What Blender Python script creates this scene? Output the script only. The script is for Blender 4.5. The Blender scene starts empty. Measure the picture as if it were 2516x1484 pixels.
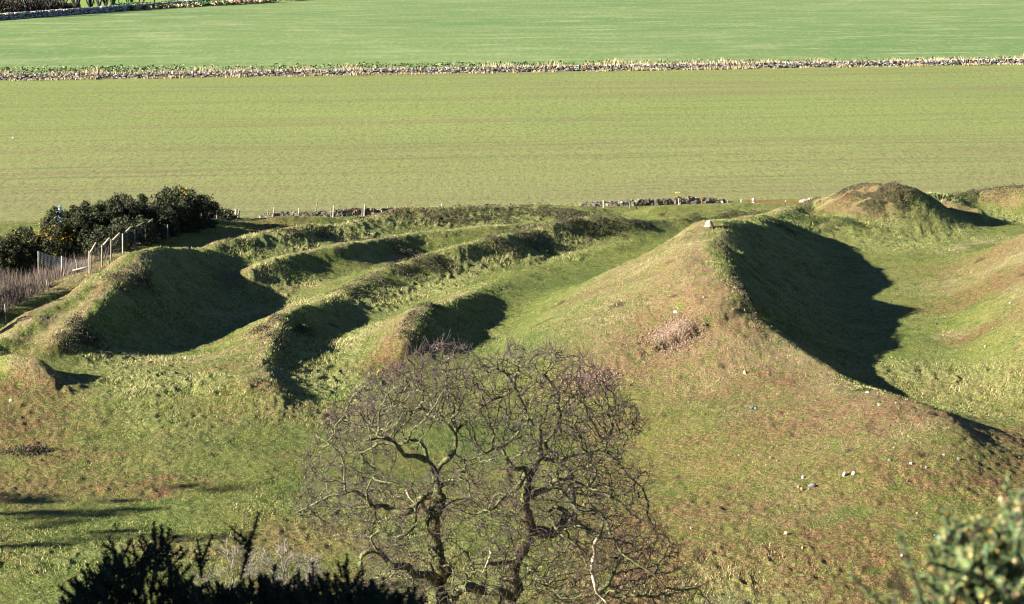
import bpy, math, random
import numpy as np
from mathutils import Vector, kdtree

random.seed(7)
RNG = np.random.default_rng(11)
SC = bpy.context.scene
COL = SC.collection
rad = math.radians

# ------------------------------------------------------------------ camera
CAM = np.array([0.0, 0.0, 29.0])
PITCH = rad(9.4)
FPX = 5938.0                       # focal length in units of a 2515 pixel wide frame
CX, CY = 1257.5, 742.0
FW = np.array([0, math.cos(PITCH), -math.sin(PITCH)])
RT = np.array([1.0, 0, 0])
UP = np.array([0, math.sin(PITCH), math.cos(PITCH)])

def ray(px, py):
    d = FW + RT * (px - CX) / FPX + UP * (CY - py) / FPX
    return d / np.linalg.norm(d)

def at_z(px, py, z=0.0):
    d = ray(px, py)
    return CAM + d * ((z - CAM[2]) / d[2])

def at_y(px, py, y):
    d = ray(px, py)
    return CAM + d * (y / d[1])

# ------------------------------------------------------------------ noise
def _hash(ix, iy, seed):
    h = (ix.astype(np.int64) * 374761393 + iy.astype(np.int64) * 668265263 + seed * 1442695041) & 0xffffffff
    h = ((h ^ (h >> 13)) * 1274126177) & 0xffffffff
    h = (h ^ (h >> 16)) & 0xffffffff
    return h.astype(np.float64) / 4294967295.0

def vnoise(x, y, seed=0):
    ix = np.floor(x); iy = np.floor(y)
    fx = x - ix; fy = y - iy
    fx = fx * fx * (3 - 2 * fx); fy = fy * fy * (3 - 2 * fy)
    a = _hash(ix, iy, seed); b = _hash(ix + 1, iy, seed)
    c = _hash(ix, iy + 1, seed); d = _hash(ix + 1, iy + 1, seed)
    return (a + (b - a) * fx) * (1 - fy) + (c + (d - c) * fx) * fy      # 0..1

def fbm(x, y, wl, octs=4, seed=0, gain=0.5):
    s = 0; a = 1.0; t = 0; c, sn = math.cos(0.6), math.sin(0.6)
    for k in range(octs):
        s = s + a * (vnoise(x / wl + 17.3 * k, y / wl - 9.1 * k, seed + k) - 0.5)
        t += a; a *= gain; wl *= 0.5
        x, y = c * x - sn * y, sn * x + c * y
    return s / t * 2

# ------------------------------------------------------------------ ground heights
BASE = [(-60,98,1.2),(-25,100,.5),(0,98,-.5),(25,98,-.3),(60,98,0),(-60,125,1.5),(-25,125,1.3),(0,125,.1),(20,116,.9),(45,112,1.2),
        (-50,150,1.2),(-24,143,1.6),(-16,141,1.35),(-20,135,1.7),(-10,136,1.0),(-21,156,.6),(-28,140,1.8),(-35,135,2.2),(-17,150,.9),(30,128,.6),(24,133,.5),(-27,176,-.2),(-28,190,-.1),(-22,205,.1),(33,118,.4),(-8,150,.7),(2,150,.6),(10,150,.6),(25,150,1.0),(60,140,1.3),(30,170,1.1),(0,175,.7),(-20,180,.8),
        (-33,195,.5),(-60,190,.3),(0,205,.6),(28,190,1.2),(36,205,1.0),(60,180,1.4),(0,222,.1),(-40,225,-.08),(40,228,-.08),(-80,200,-.08),(80,225,0),
        (0,232,-.08),(20,236,-.08),(-20,229,-.08),(-60,250,-.08),(0,250,-.08),(60,250,-.08),(-100,250,-.08),(100,250,-.08),(0,300,-.08),(-100,100,2),(100,100,1),(100,180,2),(-100,150,.8)]
_bx = np.array([b[0] for b in BASE], float); _by = np.array([b[1] for b in BASE], float); _bz = np.array([b[2] for b in BASE], float)
def _phi(r): return np.sqrt(r * r + 36.0)
_A = _phi(np.hypot(_bx[:, None] - _bx[None], _by[:, None] - _by[None]))
_W = np.linalg.solve(_A, _bz)

HILLP = np.array([(-400,34),(-60,30),(-6,27.4),(0,27.2),(6,25.9),(12,24.4),(25,18),(42,8),(60,-1.5),(72,-4.6),(80,-3.9),(86,-2.7),(92,-1.4),(98,-.5),(106,0),(2000,0)], float)

def base_z(x, y):
    x = np.asarray(x, float); y = np.asarray(y, float)
    sh = x.shape; xf = x.ravel(); yf = y.ravel()
    out = np.zeros_like(xf)
    for i in range(0, len(xf), 200000):
        r = np.hypot(xf[i:i+200000, None] - _bx[None], yf[i:i+200000, None] - _by[None])
        out[i:i+200000] = _phi(r) @ _W
    f = np.clip((yf - 84) / 16, 0, 1); g = np.clip((245 - yf) / 15, 0, 1)
    out = out * f * g - 0.08 * (1 - g)
    out = out + np.interp(yf, HILLP[:, 0], HILLP[:, 1])
    return out.reshape(sh)

# banks: crest points (px, py, z at crest, width of left flank, width of right flank)
BANKS = {
 'main': [(1950,512,2.2,6,5),(1880,533,3.4,7,6),(1806,545,5.3,9,8),(1742,557,5.9,11,9),(1722,600,5.3,13,9),(1735,640,6.1,15,10),(1752,690,5.4,16,9),(1790,735,4.9,17,8.5),(1830,770,4.2,18,7.5),(1900,825,3.4,18,6),(1960,865,2.8,18,5),(2030,920,2.2,17,4.2),(2100,950,2.0,17,3.6),(2160,972,2.2,17,3.2),(2250,992,2.5,17,2.7),(2330,1025,2.3,16,2.6),(2405,1055,1.55,15,2.8),(2465,1066,1.0,14,3),(2700,1075,.7,14,5)],
 'second': [(1048,868,1.3,3.6,1.9),(1008,840,2.0,4.6,2.5),(1000,800,2.6,5.0,3.0),(1040,762,2.7,5.0,3.3),(1100,735,2.5,4.8,3.4),(1160,717,1.7,4,3.2),(1230,690,1.2,3.5,3.4),(1300,665,1.1,3.5,3.4),(1400,632,1.1,3.5,3.5),(1500,602,1.5,3.5,3.2),(1570,588,1.6,3.5,2.8),(1650,598,1.2,3.5,3)],
 'third': [(692,958,1.9,4,1.4),(655,905,2.0,5.2,1.5),(640,860,2.1,5.6,1.8),(668,805,2.35,5.0,2.5),(735,760,2.4,4.4,2.9),(830,715,1.8,3.8,3.2),(900,685,1.7,3.6,3.4),(980,648,2.1,3.8,3.0),(1060,624,2.3,4.0,3.0),(1120,624,2.1,4.0,2.6),(1170,636,1.1,3.5,2.3)],
 'fourth': [(1000,632,1.8,3,2.2),(1050,614,2.4,3.4,2.6),(1100,606,2.6,3.6,3.0),(1200,588,2.7,3.8,3.3),(1300,565,2.6,4,3.7),(1390,546,2.6,4,4.0),(1450,541,2.5,4,4.0),(1540,541,2.2,4,3.8),(1620,540,1.6,4,3.4),(1700,529,1.4,4,3.2),(1800,520,1.5,4,3.2),(1930,515,1.5,5,3.2)],
 'fifth': [(530,608,2.4,4,5),(620,577,2.7,5,6),(700,567,2.5,5,6),(760,551,2.5,5,5),(840,543,2.4,5,6),(920,525,2.4,6,7),(1000,515,2.3,6,8),(1100,515,2.1,6,9),(1200,506,2.1,6,9),(1320,498,2.0,6,9),(1440,505,1.5,6,8),(1530,520,.8,5,5)],
 'fiftherrace': [(620,650,2.7,6,2.6),(690,626,3.0,6,2.8),(760,612,2.8,6,3.0),(860,598,2.5,6,3.0),(1000,574,2.1,6,2.9),(1120,567,1.8,6,2.8),(1240,560,1.6,6,2.7),(1330,551,1.2,6,3)],
 'sixth': [(-150,905,2.4,3,3),(-40,862,2.8,4,3),(20,832,3.0,4,3.5),(70,799,3.3,5,4.2),(150,738,3.8,5.5,5.2),(205,700,4.0,5,6),(270,660,4.1,5,6.5),(330,632,4.1,5,6),(400,610,4.0,5,5.6),(450,602,3.7,5,5.5),(510,603,2.9,5,5),(560,606,2.2,4,4)],
 'sixthshoulder': [(128,846,2.8,4,2.2),(175,800,3.3,5,3.4),(235,740,3.9,5,4.8),(290,694,4.1,5,5.6),(345,662,4.0,5,5.4),(410,642,3.3,5,5)],
 'seventh': [(560,548,1.4,5,5),(640,538,1.5,5,5),(720,534,1.5,5,5),(800,536,1.2,5,5),(850,545,.8,4,4)],
 'left end': [(-100,905,3.0,5,3.4),(0,880,3.2,5.5,3.0),(50,873,3.4,5.5,3.0),(88,884,3.3,5,2.8),(108,920,2.8,5,2.4),(108,955,2.2,4.5,2)],
 'lip': [(160,985,1.9,10,2.4),(290,968,2.0,10,2.4),(400,962,2.0,10,2.4),(470,942,2.1,10,2.4),(560,935,2.3,9,2.2),(640,930,2.4,8,2.2),(700,965,1.7,8,2.5)],
 'front hump': [(2150,974,2.0,8,7),(2050,974,1.8,8,7),(1960,988,1.4,8,7),(1880,1015,1.0,8,7)],
 'counterscarp': [(-200,840,1.3,8,4),(-60,785,1.5,8,4.2),(60,742,1.6,8,4.2),(150,710,1.75,8,4.2),(219,674,1.8,8,4.2),(273,641,1.8,8,4.2),(331,610,1.8,8,4.2),(383,588,1.8,8,4.2),(434,572,1.8,8,4.2),(473,557,1.7,8,4.2),(519,542,1.6,8,4.2),(600,537,1.2,7,4)],
 'fifthright': [(1545,522,.9,5,5),(1600,511,1.3,6,6),(1700,502,1.4,6,6),(1820,497,1.4,6,6),(1960,499,1.2,6,6),(2010,500,1.0,6,6)],
 'knoll': [(1940,528,1.4,5,4),(1990,502,2.2,6.5,5),(2060,476,3.3,8,6.5),(2130,461,4.1,9,7),(2200,464,4.3,9,6.5),(2240,474,3.8,7,6)],
 'knollright': [(2260,476,2.8,5,6),(2330,474,2.2,5,6),(2400,470,2.1,5,5),(2450,460,2.7,5,5),(2510,458,3.0,5,5),(2580,464,2.6,5,5)],
 'knollspur': [(2300,500,2.0,4,4),(2350,505,2.2,4,3.5),(2390,515,1.9,3,3)],
 'scrubslope': [(1960,545,1.8,6,6),(2050,540,2.4,6,7),(2150,540,1.8,6,7)],
 'inner mound': [(2650,540,5,10,10),(2720,600,5.6,11,10),(2760,700,5.6,11,10),(2790,800,4.6,9,12),(2840,860,3,8,12)],
}
def build_banks():
    out = {}
    for k, pts in BANKS.items():
        L = []
        for px, py, z, wl, wr in pts:
            p = at_z(px, py, z)
            b = float(base_z(p[0], p[1]))
            L.append((p[0], p[1], z - b, wl, wr))
        out[k] = np.array(L)
    return out
BW = build_banks()

def bank_fields(x, y):
    """bank height above the base, plus for the nearest bank: side and normalised distance"""
    tot = np.zeros_like(x); best = np.zeros_like(x); left = np.zeros_like(x); tt = np.ones_like(x)
    for k, L in BW.items():
        D = np.full_like(x, 1e9); S = np.zeros_like(x); Hh = np.zeros_like(x); WL = np.ones_like(x); WR = np.ones_like(x)
        for a, b in zip(L[:-1], L[1:]):
            dx, dy = b[0] - a[0], b[1] - a[1]
            t = np.clip(((x - a[0]) * dx + (y - a[1]) * dy) / (dx * dx + dy * dy), 0, 1)
            ex = x - (a[0] + t * dx); ey = y - (a[1] + t * dy)
            d = np.hypot(ex, ey); m = d < D
            D = np.where(m, d, D)
            # side: + = away from the sun side
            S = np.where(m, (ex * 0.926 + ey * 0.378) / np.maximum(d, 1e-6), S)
            Hh = np.where(m, a[2] + t * (b[2] - a[2]), Hh)
            WL = np.where(m, a[3] + t * (b[3] - a[3]), WL); WR = np.where(m, a[4] + t * (b[4] - a[4]), WR)
        f = np.clip(S * 1.3 * 0.5 + 0.5, 0, 1)
        w = WL * (1 - f) + WR * f
        t = np.clip(D / w, 0, 1)
        # crest rounded, straight flank, soft toe
        p = np.where(t < .12, 1 - t * t * 2.2, (1 - .0317) - (t - .12) * 1.16)
        p = np.where(t > .75, .2375 * ((1 - t) / .25) ** 2 * (1.0), p)
        hgt = Hh * np.clip(p, 0, 1)
        tot = tot + np.maximum(hgt, 0) ** 4
        m = hgt > best
        best = np.where(m, hgt, best); left = np.where(m, S, left); tt = np.where(m, t, tt)
    return tot ** .25, best, left, tt

GX0, GX1, GY0, GY1, GS = -90.0, 90.0, 60.0, 300.0, 0.4
gx = np.arange(GX0, GX1 + .01, GS); gy = np.arange(GY0, GY1 + .01, GS)
GXX, GYY = np.meshgrid(gx, gy)
_wx = GXX + fbm(GXX, GYY, 6, 3, 5) * 0.8
_wy = GYY + fbm(GXX, GYY, 6, 3, 9) * 0.8
bk, bbest, bleft, btt = bank_fields(_wx, _wy)
_k = np.exp(-.5 * (np.arange(-9, 10) * GS / 1.3) ** 2); _k /= _k.sum()
_pb = np.pad(bk, 9, mode='edge')
_pb = sum(_k[i] * _pb[i:i + bk.shape[0]] for i in range(19)); _pb = sum(_k[i] * _pb[:, i:i + bk.shape[1]] for i in range(19))
_w = np.clip((btt - .30) / .25, 0, 1); bk = bk * (1 - _w) + _pb * _w          # soften the joins on the lower flanks
HG = base_z(GXX, GYY) + bk * (1 + 0.16 * fbm(GXX, GYY, 7, 2, 21)) + fbm(GXX, GYY, 12, 3, 31) * .25 * np.clip((228 - GYY) / 20, 0, 1)
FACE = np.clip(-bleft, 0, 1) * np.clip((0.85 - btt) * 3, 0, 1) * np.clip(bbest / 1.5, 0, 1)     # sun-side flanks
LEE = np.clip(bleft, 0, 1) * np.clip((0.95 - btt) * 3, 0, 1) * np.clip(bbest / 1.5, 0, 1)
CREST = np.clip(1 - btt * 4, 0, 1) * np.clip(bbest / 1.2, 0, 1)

def sample(G, x, y):
    fx = np.clip((np.asarray(x, float) - GX0) / GS, 0, len(gx) - 1.001); fy = np.clip((np.asarray(y, float) - GY0) / GS, 0, len(gy) - 1.001)
    ix = fx.astype(int); iy = fy.astype(int); fx = fx - ix; fy = fy - iy
    return (G[iy, ix] * (1 - fx) + G[iy, ix + 1] * fx) * (1 - fy) + (G[iy + 1, ix] * (1 - fx) + G[iy + 1, ix + 1] * fx) * fy

def sample3(G, x, y):
    fx = np.clip((x - GX0) / GS, 1, len(gx) - 3.001); fy = np.clip((y - GY0) / GS, 1, len(gy) - 3.001)
    ix = fx.astype(int); iy = fy.astype(int); fx = fx - ix; fy = fy - iy
    def w(t): return (-.5*t+t*t-.5*t**3, 1-2.5*t*t+1.5*t**3, .5*t+2*t*t-1.5*t**3, -.5*t*t+.5*t**3)
    wx, wy = w(fx), w(fy)
    s = 0
    for j in range(4):
        r = 0
        for i in range(4):
            r = r + G[iy + j - 1, ix + i - 1] * wx[i]
        s = s + r * wy[j]
    return s

def ground(x, y):
    x = np.asarray(x, float); y = np.asarray(y, float)
    g = sample(HG, x, y)
    inside = (y > GY0) & (y < 232) & (x > GX0) & (x < GX1)
    return np.where(inside, g, base_z(x, y))

def surf(px, py, lift=0.0):
    """point where the line of sight meets the ground"""
    d = ray(px, py); t = np.arange(60, 1200, .4)
    P = CAM[None] + d[None] * t[:, None]
    m = P[:, 2] < ground(P[:, 0], P[:, 1])
    k = int(np.argmax(m)) if m.any() else len(t) - 1
    lo, hi = t[max(k - 1, 0)], t[k]
    for _ in range(12):
        mid = (lo + hi) / 2; q = CAM + d * mid
        if q[2] < float(ground(q[0], q[1])): hi = mid
        else: lo = mid
    q = CAM + d * hi
    return np.array([q[0], q[1], q[2] + lift])

# ------------------------------------------------------------------ object helpers
def link(o, parent=None):
    COL.objects.link(o)
    if parent: o.parent = parent
    return o

def mesh_np(name, V, F, mat, parent=None, attrs=None, smooth=False, loc=None, fattr=None):
    """V (n,3), F (m,k) all faces with k corners (or list of such arrays)"""
    V = np.asarray(V, np.float32)
    if loc is None: loc = (0, 0, 0)
    V = V - np.asarray(loc, np.float32)
    Fs = F if isinstance(F, list) else [F]
    Fs = [np.asarray(f, np.int32) for f in Fs if len(f)]
    me = bpy.data.meshes.new(name)
    me.vertices.add(len(V)); me.vertices.foreach_set('co', V.ravel())
    nl = sum(f.size for f in Fs); npoly = sum(len(f) for f in Fs)
    me.loops.add(nl); me.polygons.add(npoly)
    me.loops.foreach_set('vertex_index', np.concatenate([f.ravel() for f in Fs]))
    tot = np.concatenate([np.full(len(f), f.shape[1], np.int32) for f in Fs])
    st = np.concatenate([[0], np.cumsum(tot)[:-1]]).astype(np.int32)
    me.polygons.foreach_set('loop_start', st); me.polygons.foreach_set('loop_total', tot)
    me.polygons.foreach_set('use_smooth', np.full(npoly, smooth))
    me.update(calc_edges=True)
    for dom, dct in (('POINT', attrs), ('FACE', fattr)):
        for an, av in (dct or {}).items():
            av = np.asarray(av, np.float32)
            if av.ndim == 1:
                a = me.attributes.new(an, 'FLOAT', dom); a.data.foreach_set('value', av)
            else:
                a = me.attributes.new(an, 'FLOAT_COLOR', dom)
                if av.shape[1] == 3: av = np.concatenate([av, np.ones((len(av), 1), np.float32)], 1)
                a.data.foreach_set('color', av.ravel())
    me.materials.append(mat)
    o = bpy.data.objects.new(name, me)
    o.location = loc
    if parent is not None:
        o.location = tuple(np.asarray(loc) - np.asarray(parent.get('_at', (0, 0, 0))))
    return link(o, parent)

def empty(name, at, label=None, cat=None, group=None):
    o = bpy.data.objects.new(name, None); o.location = tuple(at); o.empty_display_size = .3
    link(o); o['_at'] = [float(a) for a in at]
    if label: tag(o, label, cat, group)
    return o

def tag(o, label=None, cat=None, group=None, kind=None):
    if label: o['label'] = label
    if cat: o['category'] = cat
    if group: o['group'] = group
    if kind: o['kind'] = kind
    return o

def structure(o): o['kind'] = 'structure'; return o

def grid_faces(nr, nc):
    i = np.arange(nr * nc).reshape(nr, nc)
    return np.stack([i[:-1, :-1], i[:-1, 1:], i[1:, 1:], i[1:, :-1]], -1).reshape(-1, 4)

# ------------------------------------------------------------------ material helpers
def new_mat(name):
    m = bpy.data.materials.new(name); m.use_nodes = True
    nt = m.node_tree; nt.nodes.clear()
    out = nt.nodes.new('ShaderNodeOutputMaterial'); b = nt.nodes.new('ShaderNodeBsdfPrincipled')
    nt.links.new(b.outputs[0], out.inputs[0])
    b.inputs['Roughness'].default_value = .9
    b.inputs['Specular IOR Level'].default_value = .15
    return m, nt, b

class NT:
    def __init__(s, nt): s.nt = nt
    def n(s, t, **kw):
        x = s.nt.nodes.new(t)
        for k, v in kw.items(): setattr(x, k, v)
        return x
    def l(s, a, b): s.nt.links.new(a, b)
    def coord(s):
        return s.n('ShaderNodeNewGeometry').outputs['Position']
    def map(s, vec, scale, rot=0):
        m = s.n('ShaderNodeMapping'); m.inputs['Scale'].default_value = scale; m.inputs['Rotation'].default_value = (0, 0, rot)
        s.l(vec, m.inputs['Vector']); return m.outputs[0]
    def noise(s, vec, scale, detail=4, rough=.6):
        x = s.n('ShaderNodeTexNoise'); x.inputs['Scale'].default_value = scale; x.inputs['Detail'].default_value = detail
        x.inputs['Roughness'].default_value = rough; s.l(vec, x.inputs['Vector']); return x.outputs['Fac']
    def ramp(s, fac, a, b, lo=0., hi=1.):
        r = s.n('ShaderNodeMapRange'); r.inputs[1].default_value = a; r.inputs[2].default_value = b
        r.inputs[3].default_value = lo; r.inputs[4].default_value = hi; s.l(fac, r.inputs[0]); return r.outputs[0]
    def mix(s, fac, a, b):
        m = s.n('ShaderNodeMix', data_type='RGBA')
        if isinstance(fac, (int, float)): m.inputs[0].default_value = fac
        else: s.l(fac, m.inputs[0])
        for i, v in ((6, a), (7, b)):
            if isinstance(v, tuple): m.inputs[i].default_value = (*v, 1) if len(v) == 3 else v
            else: s.l(v, m.inputs[i])
        return m.outputs[2]
    def math(s, op, a, b=None):
        m = s.n('ShaderNodeMath', operation=op)
        for i, v in ((0, a), (1, b)):
            if v is None: continue
            if isinstance(v, (int, float)): m.inputs[i].default_value = v
            else: s.l(v, m.inputs[i])
        return m.outputs[0]
    def attr(s, name, out='Color'):
        a = s.n('ShaderNodeAttribute'); a.attribute_name = name; return a.outputs[out]
    def bump(s, h, bsdf, strength=.5, dist=.1):
        b = s.n('ShaderNodeBump'); b.inputs['Strength'].default_value = strength; b.inputs['Distance'].default_value = dist
        s.l(h, b.inputs['Height']); s.l(b.outputs[0], bsdf.inputs['Normal'])

def attr_mat(name, attr='col', rough=.9, spec=.1, var=0.0, vscale=4., bump=0.0):
    m, nt, b = new_mat(name); N = NT(nt)
    c = N.attr(attr)
    if var:
        n = N.noise(N.coord(), vscale, 4)
        mm = N.n('ShaderNodeHueSaturation'); N.l(c, mm.inputs['Color']); N.l(N.ramp(n, .3, .7, 1 - var, 1 + var), mm.inputs['Value']); c = mm.outputs[0]
        if bump: N.bump(n, b, bump, .05)
    N.l(c, b.inputs['Base Color']); b.inputs['Roughness'].default_value = rough; b.inputs['Specular IOR Level'].default_value = spec
    return m

# ------------------------------------------------------------------ light, sky, camera
SUN_EL, SUN_TO = rad(20), np.array([-.926, -.378])
def setup():
    w = bpy.data.worlds.new('World'); SC.world = w; w.use_nodes = True
    nt = w.node_tree; nt.nodes.clear()
    o = nt.nodes.new('ShaderNodeOutputWorld'); b = nt.nodes.new('ShaderNodeBackground'); s = nt.nodes.new('ShaderNodeTexSky')
    s.sky_type = 'NISHITA'; s.sun_disc = False; s.sun_elevation = SUN_EL
    s.sun_rotation = math.atan2(SUN_TO[0], SUN_TO[1]) % (2 * math.pi)
    s.air_density = .4; s.ozone_density = 2.5; s.dust_density = 0; s.altitude = 300
    b.inputs['Strength'].default_value = SKY_STRENGTH
    nt.links.new(s.outputs[0], b.inputs[0]); nt.links.new(b.outputs[0], o.inputs[0])
    L = bpy.data.lights.new('sun', 'SUN'); L.energy = SUN_STRENGTH; L.angle = rad(.53); L.color = (1, .93, .82)
    lo = bpy.data.objects.new('sun', L); link(lo)
    d = Vector((-SUN_TO[0] * math.cos(SUN_EL), -SUN_TO[1] * math.cos(SUN_EL), -math.sin(SUN_EL)))
    lo.rotation_euler = d.to_track_quat('-Z', 'Y').to_euler(); lo.location = (-60, -20, 60)
    c = bpy.data.cameras.new('camera'); c.sensor_width = 36; c.lens = FPX / 2515 * 36; c.clip_start = .5; c.clip_end = 6000
    c.dof.use_dof = True; c.dof.focus_distance = 125; c.dof.aperture_fstop = 8
    co = bpy.data.objects.new('camera', c); co.location = CAM; co.rotation_euler = (math.pi / 2 - PITCH, 0, 0); link(co)
    SC.camera = co
    SC.view_settings.view_transform = 'Standard'; SC.view_settings.look = 'None'; SC.view_settings.exposure = EXPOSURE; SC.view_settings.gamma = 1; SC.cycles.filter_width = 1.1
SKY_STRENGTH, SUN_STRENGTH, EXPOSURE = .05, 5.0, 2.3
setup()
# ------------------------------------------------------------------ colour zones of the rough ground (true colours of the turf)
ZONES = []   # (x, y, rx, ry, brown, pale, dark, strength)
def zone(px, py, rx, ry, kind, s=1.0, ang=0.0):
    p = surf(px, py); ZONES.append((p[0], p[1], rx, ry, kind, s, ang))
# ang: direction of the long axis rx, degrees from +x
for z in [
  (1650,810,3.2,1.5,'brown',.9,40),(1720,720,4,1.5,'brown',.9,60),(1560,860,5,3,'brown',.6,20),(1480,920,3,2,'brown',.8,20),(1850,1000,5,3,'brown',.5,0),
  (1900,900,4,2,'brown',.4,0),(1960,1010,4,1.0,'brown',.9,10),(1700,1250,5,4,'brown',.8,0),(1660,1150,4,4,'brown',.6,0),(1950,1280,4,3,'brown',.6,0),(1640,1330,3,3,'brown',.7,0),
  (2100,1200,5,3,'brown',.35,0),(1800,1350,4,3,'brown',.4,0),(2250,1150,5,4,'brown',.4,0),(2100,1400,5,4,'brown',.4,0),(2400,1200,5,4,'brown',.4,0),
  (960,890,3.2,2.2,'brown',1,70),(930,800,2,1.2,'brown',.4,40),(600,900,3,1.2,'brown',.8,40),(560,830,3,1,'brown',.5,40),(640,950,2.2,1.2,'brown',.8,20),
  (60,960,3,3,'brown',.9,0),(40,1040,4,4,'brown',.9,0),(100,1110,5,2,'brown',.9,0),(40,1200,4,4,'brown',.8,0),(340,1195,3.4,.8,'brown',1,38),(180,1230,4,.8,'brown',.8,30),(120,830,2.5,2,'brown',.5,60),
  (330,700,1.5,1.2,'brown',.8,40),(2150,460,3,3,'brown',.7,20),(2050,495,4,2.5,'brown',.9,30),(2450,620,6,5,'brown',.7,40),(2400,720,6,3,'brown',.9,40),(2440,800,4,2,'brown',1,20),(2400,815,2.2,1.2,'brown',1,20),(2450,650,7,5,'pale',.9,40),(1650,760,6,4,'brown',.75,40),(1600,900,7,4,'brown',.7,20),(1800,960,6,3,'brown',.7,0),(2000,1150,8,4,'brown',.6,0),(1750,1130,6,3,'brown',.6,0),(1652,812,1.7,1.6,'brown',1,0),(1450,925,1.6,1.8,'brown',1,0),(1560,720,6,3,'pale',.7,40),(2400,805,2.4,1.4,'pale',1,20),
  (2480,680,5,5,'brown',.8,40),(1000,1000,3,3,'brown',.3,0),(500,1200,5,2,'brown',.3,0),(700,545,3,2,'brown',.5,0),(1000,520,4,2,'brown',.7,0),(1500,880,3,2,'brown',.4,0),
  (1600,700,6,2,'pale',.8,50),(1700,600,4,1.6,'pale',.9,60),(1520,760,7,2,'pale',.6,45),(500,880,5,1.8,'pale',.8,45),(640,770,5,1,'pale',.9,55),(880,830,4,1.5,'pale',.7,60),
  (780,700,4,.8,'pale',.9,60),(950,640,5,.8,'pale',.9,60),(250,680,5,.8,'pale',.8,60),(80,800,5,1.0,'pale',.9,60),(1300,560,6,1,'pale',.8,60),(1100,720,4,1,'pale',.6,60),
  (2380,600,7,1.2,'pale',.8,45),(2300,680,4,1,'pale',.7,40),(1770,560,2,1,'pale',.7,60),(1250,880,5,3,'pale',.2,0),(2050,1100,5,3,'pale',.4,10),(1900,1250,5,3,'pale',.4,0),
  (2080,970,2.5,.8,'green',1,5),(2100,990,3,.6,'pale',.8,10),(1150,1080,4,4,'green',.9,0),(1050,1020,3,3,'green',.8,0),(700,1080,6,5,'green',.5,0),(900,1150,6,5,'green',.5,0),(300,1400,7,6,'green',.6,0),
  (2250,850,4,5,'green',.5,0),(1350,830,4,6,'green',.8,0),(1400,690,3,9,'green',.8,-30),(2080,1270,2,1,'green',.9,0),(740,1200,4,5,'green',.5,0),(1080,880,3,3,'green',.6,0),(130,1250,5,2,'green',.6,0),
  ]: zone(z[0], z[1], z[2], z[3], z[4], z[5], z[6])
# tussocky strips (long pale grass on the ditch floors)
TUSS = []
for z in [(400,930,5,5,0,1),(330,890,4,3,0,.8),(550,800,3,9,-22,.9),(640,740,2,6,-22,.8),(760,870,3,4,0,1),(800,930,3.4,5,0,1),(850,830,2.6,8,-20,1),(780,1000,4,5,0,.7),(960,730,2.2,9,-25,1),(1100,680,2.4,10,-25,1),(1250,630,2.6,8,-25,1),
          (1400,610,3,6,-25,.9),(1170,800,2,4,0,.6),(1180,840,3,3,0,.6),(350,1010,4,4,0,.5),(480,1030,5,4,0,.35),(700,590,5,5,0,1),(560,650,2.4,3,0,.9),(620,595,4,5,0,.8),(850,570,7,5,0,1),(1050,550,8,5,0,.9),(1250,535,7,6,0,.7),(1400,530,5,6,0,.5),
          (700,690,2.5,4,0,.8),(2450,540,10,3,0,.9),(2200,600,6,5,0,.6),(2250,560,6,5,0,.7),(2320,930,5,4,0,.9),(2230,900,3,3,0,.7),(2450,950,5,5,0,.8),(2400,1020,4,3,0,.6),(2050,560,5,5,0,.6),(350,1330,6,3,0,.5),(100,1380,6,4,0,.5),(1250,1430,6,3,0,.5),(1800,1440,4,3,0,.9),(900,1000,4,4,0,.5),(830,1250,5,5,0,.4),(440,850,2,3,-30,.6)]:
    p = surf(z[0], z[1]); TUSS.append((p[0], p[1], z[2], z[3], 't', z[5], z[4]))

def blob(x, y, B):
    x0, y0, rx, ry, _, s, ang = B
    c, sn = math.cos(rad(ang)), math.sin(rad(ang))
    dx, dy = x - x0, y - y0
    u = (c * dx + sn * dy) / rx; v = (-sn * dx + c * dy) / ry
    return s * np.exp(-(u * u + v * v) ** 1.3)

def zone_maps(x, y):
    n1 = fbm(x, y, 5, 4, 77) ; n2 = fbm(x, y, 2.2, 4, 78)
    xw = x + n1 * 2.5; yw = y + n2 * 3
    brown = np.zeros_like(x); pale = np.zeros_like(x); green = np.zeros_like(x); tus = np.zeros_like(x)
    for B in ZONES:
        v = blob(xw, yw, B)
        if B[4] == 'brown': brown = np.maximum(brown, v)
        elif B[4] == 'pale': pale = np.maximum(pale, v)
        else: green = np.maximum(green, v)
    for B in TUSS: tus = np.maximum(tus, blob(xw, yw, B))
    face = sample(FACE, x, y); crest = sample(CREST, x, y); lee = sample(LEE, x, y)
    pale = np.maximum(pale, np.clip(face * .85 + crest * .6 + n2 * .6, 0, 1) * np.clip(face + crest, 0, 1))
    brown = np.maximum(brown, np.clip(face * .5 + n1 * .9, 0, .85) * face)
    fore = np.clip((150 - y) / 25, 0, 1)
    brown = np.maximum(brown, np.clip(.24 + n1 * .9 + np.clip((x - 1) / 10, 0, .45), 0, .85) * fore * (1 - green))
    tus = tus * (1 - .8 * face)
    return brown * (1 - .6 * green), pale * (1 - .4 * green), green, tus, lee

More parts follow.
